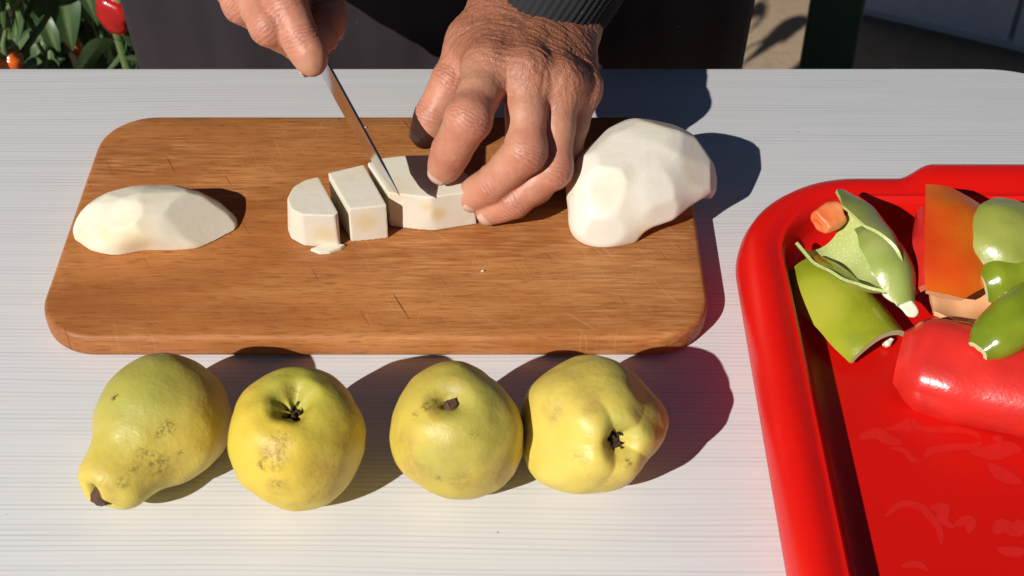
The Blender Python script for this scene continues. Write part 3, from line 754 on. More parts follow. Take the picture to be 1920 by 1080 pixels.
# thin scrap of peel
q = [P(582, 471, BT), P(600, 464, BT), P(628, 460, BT), P(648, 463, BT), P(640, 469, BT), P(618, 477, BT), P(600, 478, BT)]
vb = np.array(q) + V(0, 0, .0004); vt = np.array(q) + V(0, 0, .0022); vt = vt * .93 + vt.mean(0) * .07
k_ = len(q); v = np.vstack([vb, vt]); f = [tuple(range(k_)), tuple(range(2 * k_ - 1, k_ - 1, -1))] + [(i, i + k_, (i + 1) % k_ + k_, (i + 1) % k_) for i in range(k_)]
r_ = empty('quince_scrap', tuple(vb.mean(0)), 'thin flat scrap of quince beside the rounded end slice', 'quince piece')
me_o = world_part('flesh', v, f, FL[2], r_, False)
bm_ = bmesh.new(); bm_.from_mesh(me_o.data); bmesh.ops.recalc_face_normals(bm_, faces=bm_.faces[:]); bm_.to_mesh(me_o.data); bm_.free()

# ------------------------------------------------------------------ red serving tray
tx0, tx1, ty0, ty1 = .139, .470, .290, .7315
tr = empty('serving_tray', ((tx0 + tx1) / 2, (ty0 + ty1) / 2, 0), 'red plastic serving tray with a thick rolled rim holding cut peppers', 'tray')
pts, nor = rrect(tx0, tx1, ty0, ty1, (.085, .085, .085, .085), 20)
# denser straight sides
def densify(pts, nor, step=.008):
    P_, N_ = [], []
    for i in range(len(pts)):
        a, b = pts[i], pts[(i + 1) % len(pts)]; na, nb = nor[i], nor[(i + 1) % len(pts)]; d = np.linalg.norm(b - a)
        k = max(1, int(d / step))
        for j in range(k):
            t = j / k; P_.append(a * (1 - t) + b * t); nn = na * (1 - t) + nb * t; N_.append(nn / (np.linalg.norm(nn) + 1e-9))
    return np.array(P_), np.array(N_)
pts, nor = densify(pts, nor, .0035)
xm = (tx0 + tx1) / 2 + .014
bumpy = (sstep(.060, .046, np.abs(pts[:, 0] - xm)) if False else 1 - sstep(.044, .068, np.abs(pts[:, 0] - xm)))
bumpw = bumpy * (np.abs(nor[:, 1]) > .9)
#       (inset, z): from the floor's underside round the rim to the floor
sec = [(.020, .0006), (.010, .0010), (.0040, .0012), (.0012, .0030), (.0000, .0080), (.0008, .0150), (.0034, .0220), (.0078, .0272), (.0130, .0296), (.0186, .0294), (.0228, .0276), (.0246, .0272), (.0262, .0276), (.0276, .0262), (.0292, .0215), (.0312, .0130), (.0336, .0072), (.0374, .0048), (.0430, .0040)]
loops = []
for ins, z in sec:
    wgt = 1 - sstep(.012, .026, ins); off = pts - nor * ins + nor * (bumpw * .0105 * wgt)[:, None]
    zz = z + bumpw * .0035 * sstep(.006, .026, z) * wgt
    loops.append(np.column_stack([off, zz]))
v = np.vstack(loops); n = len(pts)
f = [tuple(int(a) for a in q) for q in grid_faces(len(sec), n, close_v=True)]
f.append(tuple(range(n))); f.append(tuple((len(sec) - 1) * n + j for j in range(n - 1, -1, -1)))
def fix_normals(o):
    b = bmesh.new(); b.from_mesh(o.data); bmesh.ops.recalc_face_normals(b, faces=b.faces[:]); b.to_mesh(o.data); b.free(); return o
fix_normals(world_part('tray_body', v, f, M['tray'], tr, True, 50))
# worn floral relief on the tray floor
def stroke(ctrl, wid, n=18, z=.00408):
    c_ = spline([P(x, y, .004)[:2] for x, y in ctrl], n); t = np.gradient(c_, axis=0); t /= np.linalg.norm(t, axis=1, keepdims=True) + 1e-9
    nn = np.column_stack([-t[:, 1], t[:, 0]]); wv = wid * np.sin(np.linspace(.12, math.pi - .12, n))[:, None] ** .6
    a, b = c_ + nn * wv, c_ - nn * wv
    v = np.vstack([np.column_stack([a, np.full(n, z)]), np.column_stack([b, np.full(n, z)])]); f = [(i, n + i, n + i + 1, i + 1) for i in range(n - 1)]
    return v, f
strokes = [([(1612, 822), (1645, 812), (1665, 825), (1690, 830)], .0042), ([(1660, 805), (1690, 800), (1705, 785)], .0022), ([(1670, 840), (1695, 845), (1712, 862), (1722, 862)], .0022),
    ([(1712, 785), (1718, 800), (1745, 806), (1790, 806), (1825, 812), (1838, 822)], .0024), ([(1735, 860), (1745, 846), (1790, 838), (1825, 838), (1840, 828)], .0026), ([(1862, 818), (1870, 822), (1880, 820)], .0026),
    ([(1800, 785), (1820, 765), (1860, 762), (1890, 785)], .0052), ([(1820, 846), (1860, 850), (1890, 840), (1915, 845)], .0055), ([(1855, 870), (1880, 890), (1915, 905)], .0050), ([(1895, 800), (1910, 812), (1925, 815)], .0035),
    ([(1660, 968), (1690, 945), (1720, 948), (1735, 958), (1760, 990), (1765, 1020)], .0026), ([(1745, 955), (1770, 950), (1768, 975), (1790, 990)], .0032), ([(1790, 985), (1820, 975), (1815, 1000)], .0030), ([(1865, 1000), (1880, 985), (1905, 995), (1915, 975)], .0045), ([(1870, 1030), (1900, 1035), (1920, 1030)], .0035), ([(1690, 1062), (1720, 1058), (1740, 1070)], .0022)]
for i_, (ctrl, wd) in enumerate(strokes):
    v, f = stroke(ctrl, wd); v[:, 2] += .00001 * i_ + .000004 * (np.arange(len(v)) % (len(v) // 2)); world_part('floral_print', v, f, M['motif'], tr, False)

# ------------------------------------------------------------------ cut peppers in the tray
def shell(name, label, a0, a1, up, R, prof, ph0, ph1, th, skin, flesh, bend=0.0, lob=.04, nlob=3, group='cut pepper pieces in the tray', nu=30, nv=30, seed=0, cat='pepper piece'):
    """piece of pepper wall: apex line a0-a1, curved round an axis below it; ph0/ph1 functions of u in degrees"""
    a0 = np.asarray(a0, float); a1 = np.asarray(a1, float); d = unit(a1 - a0); up = unit(np.asarray(up, float) - d * (np.asarray(up, float) @ d)); side = np.cross(d, up)
    u = np.linspace(0, 1, nu); pr = np.interp(u, *zip(*prof)) if not callable(prof) else prof(u)
    if not callable(prof):
        k = np.ones(5) / 5; pr = np.convolve(np.pad(pr, 2, mode='edge'), k, 'valid')
    A = np.array([np.interp(t, *zip(*ph0)) for t in u]); B = np.array([np.interp(t, *zip(*ph1)) for t in u])
    T = np.linspace(0, 1, nv)[None, :]; ph = np.radians(A[:, None] * (1 - T) + B[:, None] * T)
    ph = ph + .03 * vnoise(np.stack([u[:, None] * 5 + 0 * T, 0 * ph, 0 * ph + seed], -1)) * (2 * T - 1)
    cen = a0 + (a1 - a0) * u[:, None] + up * (bend * 4 * u * (1 - u))[:, None] - up * R
    rr = R * pr[:, None] * (1 + lob * np.cos(nlob * ph + seed) + .035 * vnoise(np.stack([u[:, None] * 3.5 + 0 * ph, ph * 1.6, 0 * ph + seed], -1)))
    rad_ = np.cos(ph)[..., None] * up + np.sin(ph)[..., None] * side
    out = (cen[:, None, :] + rr[..., None] * rad_)
    inn = out - rad_ * th * np.minimum(1, .55 + .45 * np.sin(math.pi * np.clip(T, .02, .98)))[..., None]
    root = empty(name, tuple((a0 + a1) / 2 - up * R), label, cat, group)
    g = grid_faces(nu, nv)
    world_part('skin', out.reshape(-1, 3), g[:, ::-1].copy(), skin, root)
    N = nu * nv; vv = np.vstack([(out - rad_ * .0002).reshape(-1, 3), inn.reshape(-1, 3)])
    fl = [tuple(int(i) + N for i in q) for q in g]
    ring = [i * nv for i in range(nu)] + [(nu - 1) * nv + j for j in range(1, nv)] + [i * nv + nv - 1 for i in range(nu - 2, -1, -1)] + [j for j in range(nv - 2, 0, -1)]
    for i in range(len(ring)):
        a, b = ring[i], ring[(i + 1) % len(ring)]; fl.append((a, a + N, b + N, b))
    used = [tuple(q) for q in fl]
    fo = world_part('flesh', vv, used, flesh, root, True, 40); fix_normals(fo)
    return root, cen
Gs = mat_pepper('green_pepper_skin', (0.31, 0.345, 0.018), (0.25, 0.29, 0.015), 1, c3=(0.37, 0.37, 0.035)); Gs2 = mat_pepper('olive_pepper_skin', (0.29, 0.32, 0.055), (0.23, 0.27, 0.035), 4, .3, (0.34, 0.35, 0.09))
Gs3 = mat_pepper('leaf_green_pepper_skin', (0.235, 0.29, 0.018), (0.18, 0.245, 0.013), 8); Os = mat_pepper('orange_pepper_skin', (0.64, 0.105, 0.006), (0.66, 0.15, 0.008), 6, c3=(0.56, 0.05, 0.006))
Gs4 = mat_pepper('light_green_pepper_skin', (0.30, 0.37, 0.075), (0.24, 0.31, 0.045), 11, .3, (0.36, 0.40, 0.12))
Rs = mat_pepper('red_pepper_skin', (0.70, 0.030, 0.020), (0.62, 0.024, 0.018), 9, .25); Gf = mat_pflesh('green_pepper_flesh', (0.40, 0.47, 0.13), (0.46, 0.53, 0.20), 2, .55)
Gp = mat_pflesh('pale_pepper_flesh', (0.60, 0.66, 0.36), (0.52, 0.60, 0.28), 3); Of = mat_pflesh('orange_pepper_flesh', (0.72, 0.30, 0.12), (0.74, 0.46, 0.24), 4); Rf = mat_pflesh('red_pepper_flesh', (0.68, 0.12, 0.07), (0.70, 0.22, 0.13), 5)
Of2 = mat_pflesh('orange_stub_flesh', (0.70, 0.12, 0.03), (0.74, 0.26, 0.09), 14)
Wf = mat_pflesh('white_pepper_rib', (0.76, 0.77, 0.58), (0.70, 0.72, 0.50), 6)
K = lambda *a: list(a)
shell('pepper_strip', 'long flat yellow-green pepper strip lying at the left of the tray', P(1508, 478, .026), P(1652, 628, .024), (.05, -.30, 1), .027, K((0, .80), (.2, .97), (.8, 1.0), (1, .97)),
      K((0, -34), (.12, -62), (1, -58)), K((0, 40), (.15, 62), (1, 55)), .0045, Gs, Gp, bend=.003, seed=1)
shell('pepper_strip', 'light green pepper strip curling over the open half beside the orange wedge', P(1628, 410, .054), P(1712, 552, .042), (.30, -.42, .85), .0185, K((0, .55), (.1, .85), (.35, 1.08), (.7, 1), (1, .62)), K((0, -40), (.3, -62), (.8, -52), (1, -30)), K((0, 30), (.3, 50), (.8, 52), (1, 36)), .0038, Gs4, Gp, bend=.004, seed=12)
r_, cen = shell('pepper_half', 'open light green pepper half with pale speckled inside and white rib', P(1568, 455, .014), P(1700, 566, .026), unit(V(.30, .50, -.81)), .0240, K((0, .94), (.3, 1.04), (.65, .90), (.88, .58), (1, .36)),
      K((0, -88), (.5, -92), (.8, -84), (1, -56)), K((0, 118), (.3, 150), (.6, 146), (.85, 96), (1, 60)), .0038, Gs2, Gf, lob=.07, nlob=3, seed=2, nu=40, nv=48)
ra_, rb_ = P(1636, 512, .033), P(1712, 578, .036); rc_ = (ra_ + rb_) / 2
F = Field(rc_ - V(.03, .035, .012), rc_ + V(.03, .035, .012), .0006)
F.chain([(ra_, .0012), (ra_ * .5 + rb_ * .5, .0040), (rb_, .0068)], .006); F.plane(rb_ + unit(rb_ - ra_) * .0012, unit(unit(rb_ - ra_) + V(0, 0, .25)), .0015); F.plane(rc_ + V(0, 0, .0030), unit(V(-.1, -.35, .93)), .003)
rv, rf = F.mesh(1); rv = rv + .0006 * vnoise(rv * 190)[:, None]; fix_normals(world_part('white_rib', rv, rf, Wf, r_, True))
sc_ = P(1554, 408, .034); F = Field(sc_ - V(.02, .02, .016), sc_ + V(.02, .02, .016), .0007)
F.ell(sc_, V(.0165, .0090, .0080), 0, rotz(.55)); F.plane(sc_ + V(-.006, -.004, 0), unit(V(-.8, -.6, .1)), .001); F.plane(sc_ + V(.009, .004, 0), unit(V(.9, .3, .2)), .001); F.plane(sc_ + V(0, 0, .005), unit(V(.1, -.4, .9)), .001)
rv, rf = F.mesh(2); rv = rv + .0009 * vnoise(rv * 200)[:, None]
r_ = empty('pepper_scrap', tuple(sc_ - V(0, 0, .01)), 'small orange pepper stub at the open end of the green half', 'pepper piece', 'cut pepper pieces in the tray'); fix_normals(world_part('flesh', rv, rf, Of2, r_, True))
shell('pepper_wedge', 'upright orange pepper wedge with a straight cut left side', P(1780, 338, .066), P(1766, 540, .046), (-.06, -.62, .80), .046, K((0, .88), (.25, 1), (.8, 1), (1, .92)),
      K((0, -2), (.12, -34), (.35, -58), (.6, -56), (.85, -36), (1, -22)), K((0, 17), (.5, 17), (1, 12)), .0055, Os, Of, bend=.004, seed=3)
shell('pepper_strip', 'narrow red pepper strip tucked behind the orange wedge', P(1728, 372, .050), P(1724, 530, .038), (-.85, -.35, .45), .030, K((0, .8), (.5, 1), (1, .9)), K((0, -30), (1, -30)), K((0, 30), (1, 30)), .005, Rs, Rf, seed=5)
shell('pepper_wedge', 'olive green pepper wedge leaning at the right edge of the tray', P(1948, 384, .066), P(1862, 498, .054), (-.25, -.55, .82), .038, K((0, .85), (.3, 1), (.8, .92), (1, .72)),
      K((0, -52), (.4, -62), (.8, -40), (1, -12)), K((0, 46), (.5, 44), (.85, 30), (1, 10)), .005, Gs2, Gp, bend=.006, seed=4)
shell('pepper_chunk', 'short rounded green pepper chunk under the olive wedge', P(1848, 516, .050), P(1950, 486, .054), (-.15, -.35, .9), .019, K((0, .72), (.25, 1), (1, 1)), K((0, -60), (.2, -90), (1, -90)), K((0, 60), (.2, 85), (1, 85)), .004, Gs3, Gp, seed=6)
shell('pepper_chunk', 'dark green pepper chunk wedged above the rounded green one', P(1880, 500, .034), P(1960, 440, .046), (.1, -.3, .95), .019, K((0, .8), (.4, 1), (1, 1)), K((0, -70), (1, -80)), K((0, 70), (1, 80)), .004, Gs3, Gp, seed=7)
shell('pepper_piece', 'orange-red pepper piece with pale torn inside facing up', P(1738, 566, .012), P(1888, 556, .016), unit(V(0, .42, -.90)), .026, K((0, .7), (.3, 1), (.8, 1), (1, .85)), K((0, -40), (.4, -62), (1, -60)), K((0, 46), (.5, 66), (1, 60)), .0055, Rs, Of, seed=8)
shell('pepper_half', 'large glossy red pepper half lying skin side up in the tray', P(1690, 630, .042), P(1990, 694, .048), (0, -.34, .94), .0315, K((0, .50), (.05, .72), (.14, .92), (.4, 1.0), (.75, .96), (1, .9)), K((0, -70), (.12, -84), (1, -84)), K((0, 70), (.15, 86), (1, 84)), .0055, Rs, Rf, bend=-.003, lob=.05, nlob=4, seed=9, nu=40, nv=40)
shell('pepper_end', 'curled shiny green pepper end resting on the red half', P(1846, 634, .058), P(1968, 548, .064), (-.12, -.28, .95), .0150, K((0, .35), (.08, .72), (.25, .95), (.6, 1.1), (1, 1.1)), K((0, -80), (.3, -95), (1, -80)), K((0, 80), (.3, 100), (1, 90)), .004, Gs3, Gp, bend=.003, seed=10, lob=.08)
for i, (x, y, s, lab) in enumerate(((1664, 643, .0042, 'white pepper seed cluster between the green strip and red half'), (1752, 547, .0022, 'tiny pale pepper seed below the orange wedge'))):
    c = P(x, y, .007 if i == 0 else .032); v, f = tube([c - V(.6 * s, .2 * s, 0), c, c + V(.5 * s, .4 * s, .3 * s)], [s * .35, s * .6, s * .35], 8, 7); v += .0008 * vnoise(v * 500)[:, None]
    tag(obj('pepper_seed', mesh_np('pepper_seed', v - c, f), Wf, loc=tuple(c)), lab, 'seed')

# ------------------------------------------------------------------ knife
def lift(p): return _C + (np.asarray(p, float) - _C) * .955
KT = lift(P(750, 364, .0425)); KU = lift(P(597, 85, .100)); kd = unit(KU - KT); kw = unit(V(0, 0, -1) - kd * (V(0, 0, -1) @ kd)); kn = np.cross(kd, kw); kn, kw = kn * math.cos(rad(7.5)) + kw * math.sin(rad(7.5)), kw * math.cos(rad(7.5)) - kn * math.sin(rad(7.5))
kn_root = empty('knife', tuple(KT), 'steel kitchen knife with its point in the cut quince', 'knife')
BL = .128; ss = np.concatenate([np.linspace(0, .03, 14), np.linspace(.034, BL, 20)])
prof_w = np.interp(ss, [0, .004, .012, .025, .045, .075, BL], [.0004, .0054, .0120, .0192, .0250, .0282, .0296])
drop = np.interp(ss, [0, .01, .03, .06, BL], [.0016, .0008, .0001, 0, 0])
vs = []
for s, wdt, dr in zip(ss, prof_w, drop):
    b = KT + kd * s + kw * dr; th = .00085 * min(1, .25 + s / .03)
    for wv, tt in ((0, -.85), (.0008, -1), (wdt * .55, -.72), (wdt * .86, -.42), (wdt, 0), (wdt * .86, .42), (wdt * .55, .72), (.0008, 1), (0, .85)): vs.append(b + kw * wv + kn * th * tt)
f = [tuple(int(a) for a in q) for q in grid_faces(len(ss), 9, close_v=True)]; f += [tuple(range(9)), tuple((len(ss) - 1) * 9 + j for j in range(8, -1, -1))]
fix_normals(world_part('blade', np.array(vs), f, M['steel'], kn_root, True, 14))
hp = [KT + kd * s + kw * o for s, o in ((BL - .006, .012), (BL + .006, .012), (BL + .026, .013), (BL + .048, .013), (BL + .062, .0145), (BL + .066, .0145))]
v, f = tube(hp, [.0072, .0080, .0082, .0078, .0086, .0060], 16, 24)
hnd = fix_normals(world_part('handle', v, f, M['handle'], kn_root, True))
for s in (.012, .030, .048):
    b = KT + kd * (BL + s) + kw * .013; v, f = tube([b - kn * .0084, b + kn * .0084], [.0022, .0022], 10); world_part('rivet', v, f, M['steel'], hnd, True, 40)

# ------------------------------------------------------------------ person
def build_hand(fingers, thumb, wrist, forearm, lo, hi, h=.00095, tanc=None):
    """fingers: lists of (point, radius) from the knuckle to the tip; wrist: (point, radius) pairs; forearm chain"""
    Fg = Field(lo, hi, h)
    for fi in fingers + [thumb]:
        G = Field(lo, hi, h); pr = []
        for (a, ra), (b, rb) in zip(fi[:-1], fi[1:]):
            a = np.asarray(a, float); b = np.asarray(b, float); mid = (a + b) / 2
            pr += [(a, ra), (mid, (ra + rb) / 2 * .925)]
        pr.append((np.asarray(fi[-1][0], float), fi[-1][1]))
        G.chain(pr, .005)
        # finger pad
        d = unit(pr[-1][0] - pr[-3][0]); e = unit(pr[-3][0] - pr[-5][0]); dn = unit(e - d * (e @ d) + 1e-6)
        G.ell(pr[-1][0] - d * .005 - dn * .0022, V(1, 1, 1) * fi[-1][1] * .98, .005)
        Fg.merge(G, .0016)
    Pm = Field(lo, hi, h)
    nf = len(fingers)
    for i, fi in enumerate(fingers):
        t = i / (nf - 1); wp = np.asarray(wrist[0][0], float) * (1 - t) + np.asarray(wrist[1][0], float) * t
        m_, r_m = np.asarray(fi[0][0], float), fi[0][1]
        Pm.cone(wp, m_, wrist[0][1] * .92, r_m * 1.08, .014)
    for i in range(nf - 1): Pm.cone(fingers[i][0][0], fingers[i + 1][0][0], fingers[i][0][1] * .86, fingers[i + 1][0][1] * .86, .010)
    Pm.cone(wrist[0][0], wrist[1][0], wrist[0][1], wrist[1][1], .016)
    Pm.cone(wrist[0][0], thumb[0][0], wrist[0][1] * .85, thumb[0][1] * 1.1, .016)
    Pm.cone(thumb[0][0], fingers[0][0][0], thumb[0][1] * .75, fingers[0][0][1] * .7, .016)
    Pm.chain(forearm, .014)
    Fg.merge(Pm, .0085)
    v, f = Fg.mesh(1)
    nrm = vnormals(v, f)
    crease = np.zeros(len(v)); kn_ = np.zeros(len(v)); disp = np.zeros(len(v))
    for fi in fingers + [thumb]:
        p = [np.asarray(q[0], float) for q in fi]; r = [q[1] for q in fi]
        js = list(range(1, len(p) - 1))
        for j in js:
            e = unit(p[j] - p[j - 1]); d = unit(p[j + 1] - p[j]); ax = unit(e + d); dn = e - d
            dn = unit(dn) if np.linalg.norm(dn) > .05 else unit(V(0, -.5, 1))
            q = v - p[j]; s = q @ ax; dist = np.linalg.norm(q, axis=1)
            lat = q @ np.cross(ax, dn)
            near = (1 - sstep(r[j] * 1.15, r[j] * 1.9, dist)); dm = sstep(.05, .65, nrm @ dn)
            kn_ = np.maximum(kn_, near * dm)
            s2 = s + .0011 * vnoise(np.stack([lat * 420, s * 130, 0 * s + j], 1)) + 9 * lat * lat * np.sign(s)
            for so, am in ((-.0062, .5), (-.0036, .8), (-.0012, 1), (.0012, .95), (.0038, .8), (.0064, .5)):
                g = np.exp(-((s2 - so) / .00062) ** 2) * near * dm * am
                crease = np.maximum(crease, g * .8); disp -= .00042 * g
            # inner folds
            pm = sstep(.1, .6, -(nrm @ dn))
            g = np.exp(-(s / .0009) ** 2) * (1 - sstep(r[j], r[j] * 1.7, dist)) * pm; crease = np.maximum(crease, g); disp -= .0007 * g
        # knuckle lump and extensor tendon
        q = v - (p[0] + (p[0] - p[1]) * 0); dist = np.linalg.norm(q, axis=1)
        kn_ = np.maximum(kn_, .5 * (1 - sstep(.6 * r[0], 1.9 * r[0], dist)))
    if tanc is not None:
        back = sstep(tanc[2], tanc[3], np.linalg.norm(v - tanc[0], axis=1)); tan = np.clip(1 - back, 0, 1) * sstep(-.25, .35, nrm @ unit(tanc[1]))
    else: tan = np.zeros(len(v))
    # loose skin over the back of the hand: soft folds, tendons and veins
    pp = v @ np.array([[.8, -.6, 0], [.6, .8, 0], [0, 0, 1.0]])
    hx_ = unit((np.asarray(wrist[0][0], float) + np.asarray(wrist[1][0], float)) / 2 - np.asarray(fingers[1][0][0], float)); hy_ = unit(np.asarray(wrist[1][0], float) - np.asarray(wrist[0][0], float)); ca = np.stack([v @ hx_, v @ hy_, v @ np.cross(hx_, hy_)], 1); ca[:, 0] += .22 * ca[:, 1] + .004 * vnoise(v * 60)
    disp += tan * (.0006 * vnoise(pp * 75) - .00075 * (1 - np.abs(vnoise(ca * V(330, 60, 60)))) ** 3 - .0004 * (1 - np.abs(vnoise(ca * V(200, 330, 60) + 7))) ** 4)
    disp += .00014 * vnoise(v * 320)
    for fi in fingers:
        t0 = np.asarray(fi[0][0], float); tw = (np.asarray(wrist[0][0], float) + np.asarray(wrist[1][0], float)) / 2
        ab = tw - t0; tt = np.clip(((v - t0) @ ab) / (ab @ ab), 0, .8); c = t0 + ab * tt[:, None]; lat = (v - c) - (nrm * np.sum((v - c) * nrm, 1)[:, None])
        disp += .0011 * tan * np.exp(-(np.linalg.norm(lat, axis=1) / .0036) ** 2) * (1 - tt)
    v = v + nrm * disp[:, None]
    return v, f, np.clip(crease, 0, 1), np.clip(kn_, 0, 1), tan
def nail_mesh(fi, ang0=-44, ang1=44, wid=.97, back=.0050, fwd=.0058):
    p = [np.asarray(q[0], float) for q in fi]; d = unit(p[-1] - p[-2]); e = unit(p[-2] - p[-3]); dn = unit(e - d * (e @ d)); sd = np.cross(d, dn); r = fi[-1][1]
    nu, nv = 8, 9; vs = []
    for i in range(nu):
        s = -back + (back + fwd) * i / (nu - 1); rr = r * (1.025 if s < 0 else 1.025 * math.sqrt(max(.25, 1 - (s / (r * 1.55)) ** 2)))
        sp = 1.0 if 0 < i < nu - 1 else .78
        for j in range(nv):
            a = rad(ang0 + (ang1 - ang0) * j / (nv - 1)) * sp; vs.append(p[-1] + d * s + rr * (math.cos(a) * dn + math.sin(a) * sd * wid))
    return np.array(vs), [tuple(int(a) for a in q) for q in grid_faces(nu, nv)]

person = empty('person', (-.055, 1.06, GZ), 'person in dark apron and long sleeves cutting quince with both hands', 'person')
# left hand, pressing the quince chunk
LI = [(V(-.0135, .7355, .1040), .0138), (V(-.0261, .6888, .1002), .0136), (V(-.0370, .6915, .0745), .0116), (V(-.0425, .6960, .0575), .0100)]
LM = [(V(.0092, .7300, .1050), .0134), (V(.0081, .6885, .0765), .0130), (V(-.0116, .6885, .0512), .0112), (V(-.0242, .6930, .0380), .0098)]
LR = [(V(.0290, .7310, .0970), .0128), (V(.0250, .6935, .0590), .0122), (V(.0010, .6857, .0400), .0106), (V(-.0140, .6895, .0292), .0094)]
LL = [(V(.0425, .7420, .0850), .0118), (V(.0335, .7160, .0520), .0104), (V(.0160, .7040, .0350), .0092), (V(.0040, .7030, .0272), .0082)]
LT = [(V(-.0250, .7800, .0940), .0150), (V(-.0385, .7600, .0790), .0128), (V(-.0510, .7490, .0590), .0116), (V(-.0565, .7440, .0480), .0098)]
LW = [(V(-.0030, .8080, .1020), .0210), (V(.0370, .8100, .0900), .0200)]
L_el = V(.17, 1.0, .25); L_wc = V(.018, .812, .098)
Lfa = [(V(.018, .812, .098), .0255), (V(.018, .812, .098) + (L_el - L_wc) * .35, .029), (V(.018, .812, .098) + (L_el - L_wc) * .6, .035)]
lh = build_hand([LI, LM, LR, LL], LT, LW, Lfa, V(-.075, .665, .016), V(.15, .935, .215), tanc=(V(.016, .775, .112), V(-.1, -.45, .9), .045, .080))
# right hand, round the knife handle
RI = [(V(-.1640, .8240, .1340), .0140), (V(-.1425, .7755, .1235), .0128), (V(-.1325, .7610, .1080), .0113), (V(-.1262, .7520, .0990), .0098)]
RM = [(V(-.1830, .8200, .1270), .0136), (V(-.1530, .7690, .1140), .0122), (V(-.1370, .7800, .0930), .0108), (V(-.1230, .7900, .0910), .0096)]
RR = [(V(-.1980, .8370, .1230), .0130), (V(-.1745, .7960, .1130), .0118), (V(-.1570, .8030, .0930), .0104), (V(-.1420, .8120, .0930), .0094)]
RL = [(V(-.2080, .8560, .1220), .0118), (V(-.1900, .8230, .1130), .0104), (V(-.1730, .8260, .0960), .0093), (V(-.1600, .8330, .0960), .0084)]
RT = [(V(-.1500, .8750, .1300), .0150), (V(-.1340, .8520, .1080), .0130), (V(-.1250, .8280, .0890), .0116), (V(-.1215, .8160, .0830), .0098)]
RI, RM, RR, RL, RT = [[(lift(p_), r__ * .965) for p_, r__ in q_] for q_ in (RI, RM, RR, RL, RT)]
RW = [(lift(V(-.1700, .9050, .1600)), .0205), (lift(V(-.2080, .9080, .1420)), .0195)]
R_el = V(-.36, 1.06, .28); R_wc = lift(V(-.19, .908, .150))
Rfa = [(R_wc, .0255), (R_wc + (R_el - R_wc) * .35, .029), (R_wc + (R_el - R_wc) * .6, .035)]
rh = build_hand([RI, RM, RR, RL], RT, RW, Rfa, V(-.34, .695, .085), V(-.08, 1.04, .30), tanc=(lift(V(-.19, .87, .150)), V(-.4, -.3, .9), .030, .070))

# the rest of the body, in coarser steps: legs, trunk, neck, head, arms
CX = -.055
Fb = Field(V(-.52, .78, GZ), V(.42, 1.32, 1.02), .009)
def body_field(F, off=0.0, parts='all'):
    if parts in ('all', 'trunk'):
        F.ell(V(CX, 1.075, .02), V(.205 + off, .120 + off, .20), .05, None, .05); F.ell(V(CX, 1.06, .22), V(.190 + off, .118 + off, .24), .05, None, .05); F.ell(V(CX, 1.025, .44), V(.190 + off, .115 + off, .21), .05, None, .05)
        F.cone(V(CX - .17, .995, .565), V(CX + .17, .995, .565), .062 + off, .062 + off, .05, .04)
    if parts in ('all', 'arms'):
        F.chain([(V(CX - .20, .985, .56), .058 + off), ((V(CX - .20, .985, .56) + R_el) / 2, .052 + off), (R_el, .044 + off), (R_wc + (R_el - R_wc) * .42, .036 + off)], .03)
        F.chain([(V(CX + .20, .985, .56), .058 + off), ((V(CX + .20, .985, .56) + L_el) / 2, .052 + off), (L_el, .044 + off), (L_wc + (L_el - L_wc) * .42, .036 + off)], .03)
    if parts in ('all', 'legs'):
        for s in (-1, 1):
            F.chain([(V(CX + s * .095, 1.075, .05), .095 + off), (V(CX + s * .105, 1.07, -.28), .066 + off), (V(CX + s * .11, 1.09, -.42), .056 + off), (V(CX + s * .115, 1.11, -.66), .042 + off)], .03)
body_field(Fb)
for s in (-1, 1): Fb.chain([(V(CX + s * .115, 1.11, -.66), .042), (V(CX + s * .118, 1.09, -.715), .034), (V(CX + s * .135, .985, -.725), .024)], .02)
Fb.chain([(V(CX, .995, .60), .058), (V(CX, .965, .70), .055)], .03)
hc = V(CX, .930, .815); tilt = unit(V(0, -.36, .93))
Fb.ell(hc + V(0, .02, .025), V(.076, .096, .088), .02); Fb.ell(hc + V(0, -.030, -.035), V(.058, .066, .082), .03)
Fb.cone(hc + V(0, -.085, .005), hc + V(0, -.112, -.030), .010, .015, .012); Fb.ell(hc + V(0, -.094, -.098), V(.024, .016, .016), .02)
for s in (-1, 1):
    Fb.ell(hc + V(s * .078, .018, -.008), V(.012, .022, .034), .008); Fb.cone(hc + V(s * .016, -.088, .022), hc + V(s * .048, -.072, .024), .010, .009, .014)
    Fb.ell(hc + V(s * .014, -.096, -.066), V(.020, .010, .007), .006)
bv, bf = Fb.mesh(1)
# one body mesh: the two detailed hands run on into the forearms
allv = np.vstack([bv, lh[0], rh[0]]); allf = np.vstack([bf, lh[1] + len(bv), rh[1] + len(bv) + len(lh[0])])
me = mesh_np('body', allv - origin(person), allf, True)
z0 = np.zeros(len(bv))
attr(me, 'crease', np.concatenate([z0, lh[2], rh[2]])); attr(me, 'knuckle', np.concatenate([z0, lh[3], rh[3]])); attr(me, 'tan', np.concatenate([z0 + .3, lh[4], rh[4]]))
body = obj('body', me, M['skin'], person)
for fi in (LI, LM, LR, LL, LT, RI, RM, RR, RL, RT):
    nv_, nf_ = nail_mesh(fi); o = fix_normals(world_part('fingernail', nv_, nf_, M['nail'], body)); sm = o.modifiers.new('thickness', 'SOLIDIFY'); sm.thickness = .0006; sm.offset = -1
for s in (-1, 1):
    v, f = tube([hc + V(s * .030, -.080, .004), hc + V(s * .030, -.085, .003), hc + V(s * .030, -.088, .002)], [.011, .009, .003], 12, 8); world_part('eye', v, f, M['eye'], body)
Fh = Field(hc - V(.12, .12, .08), hc + V(.12, .16, .15), .007)
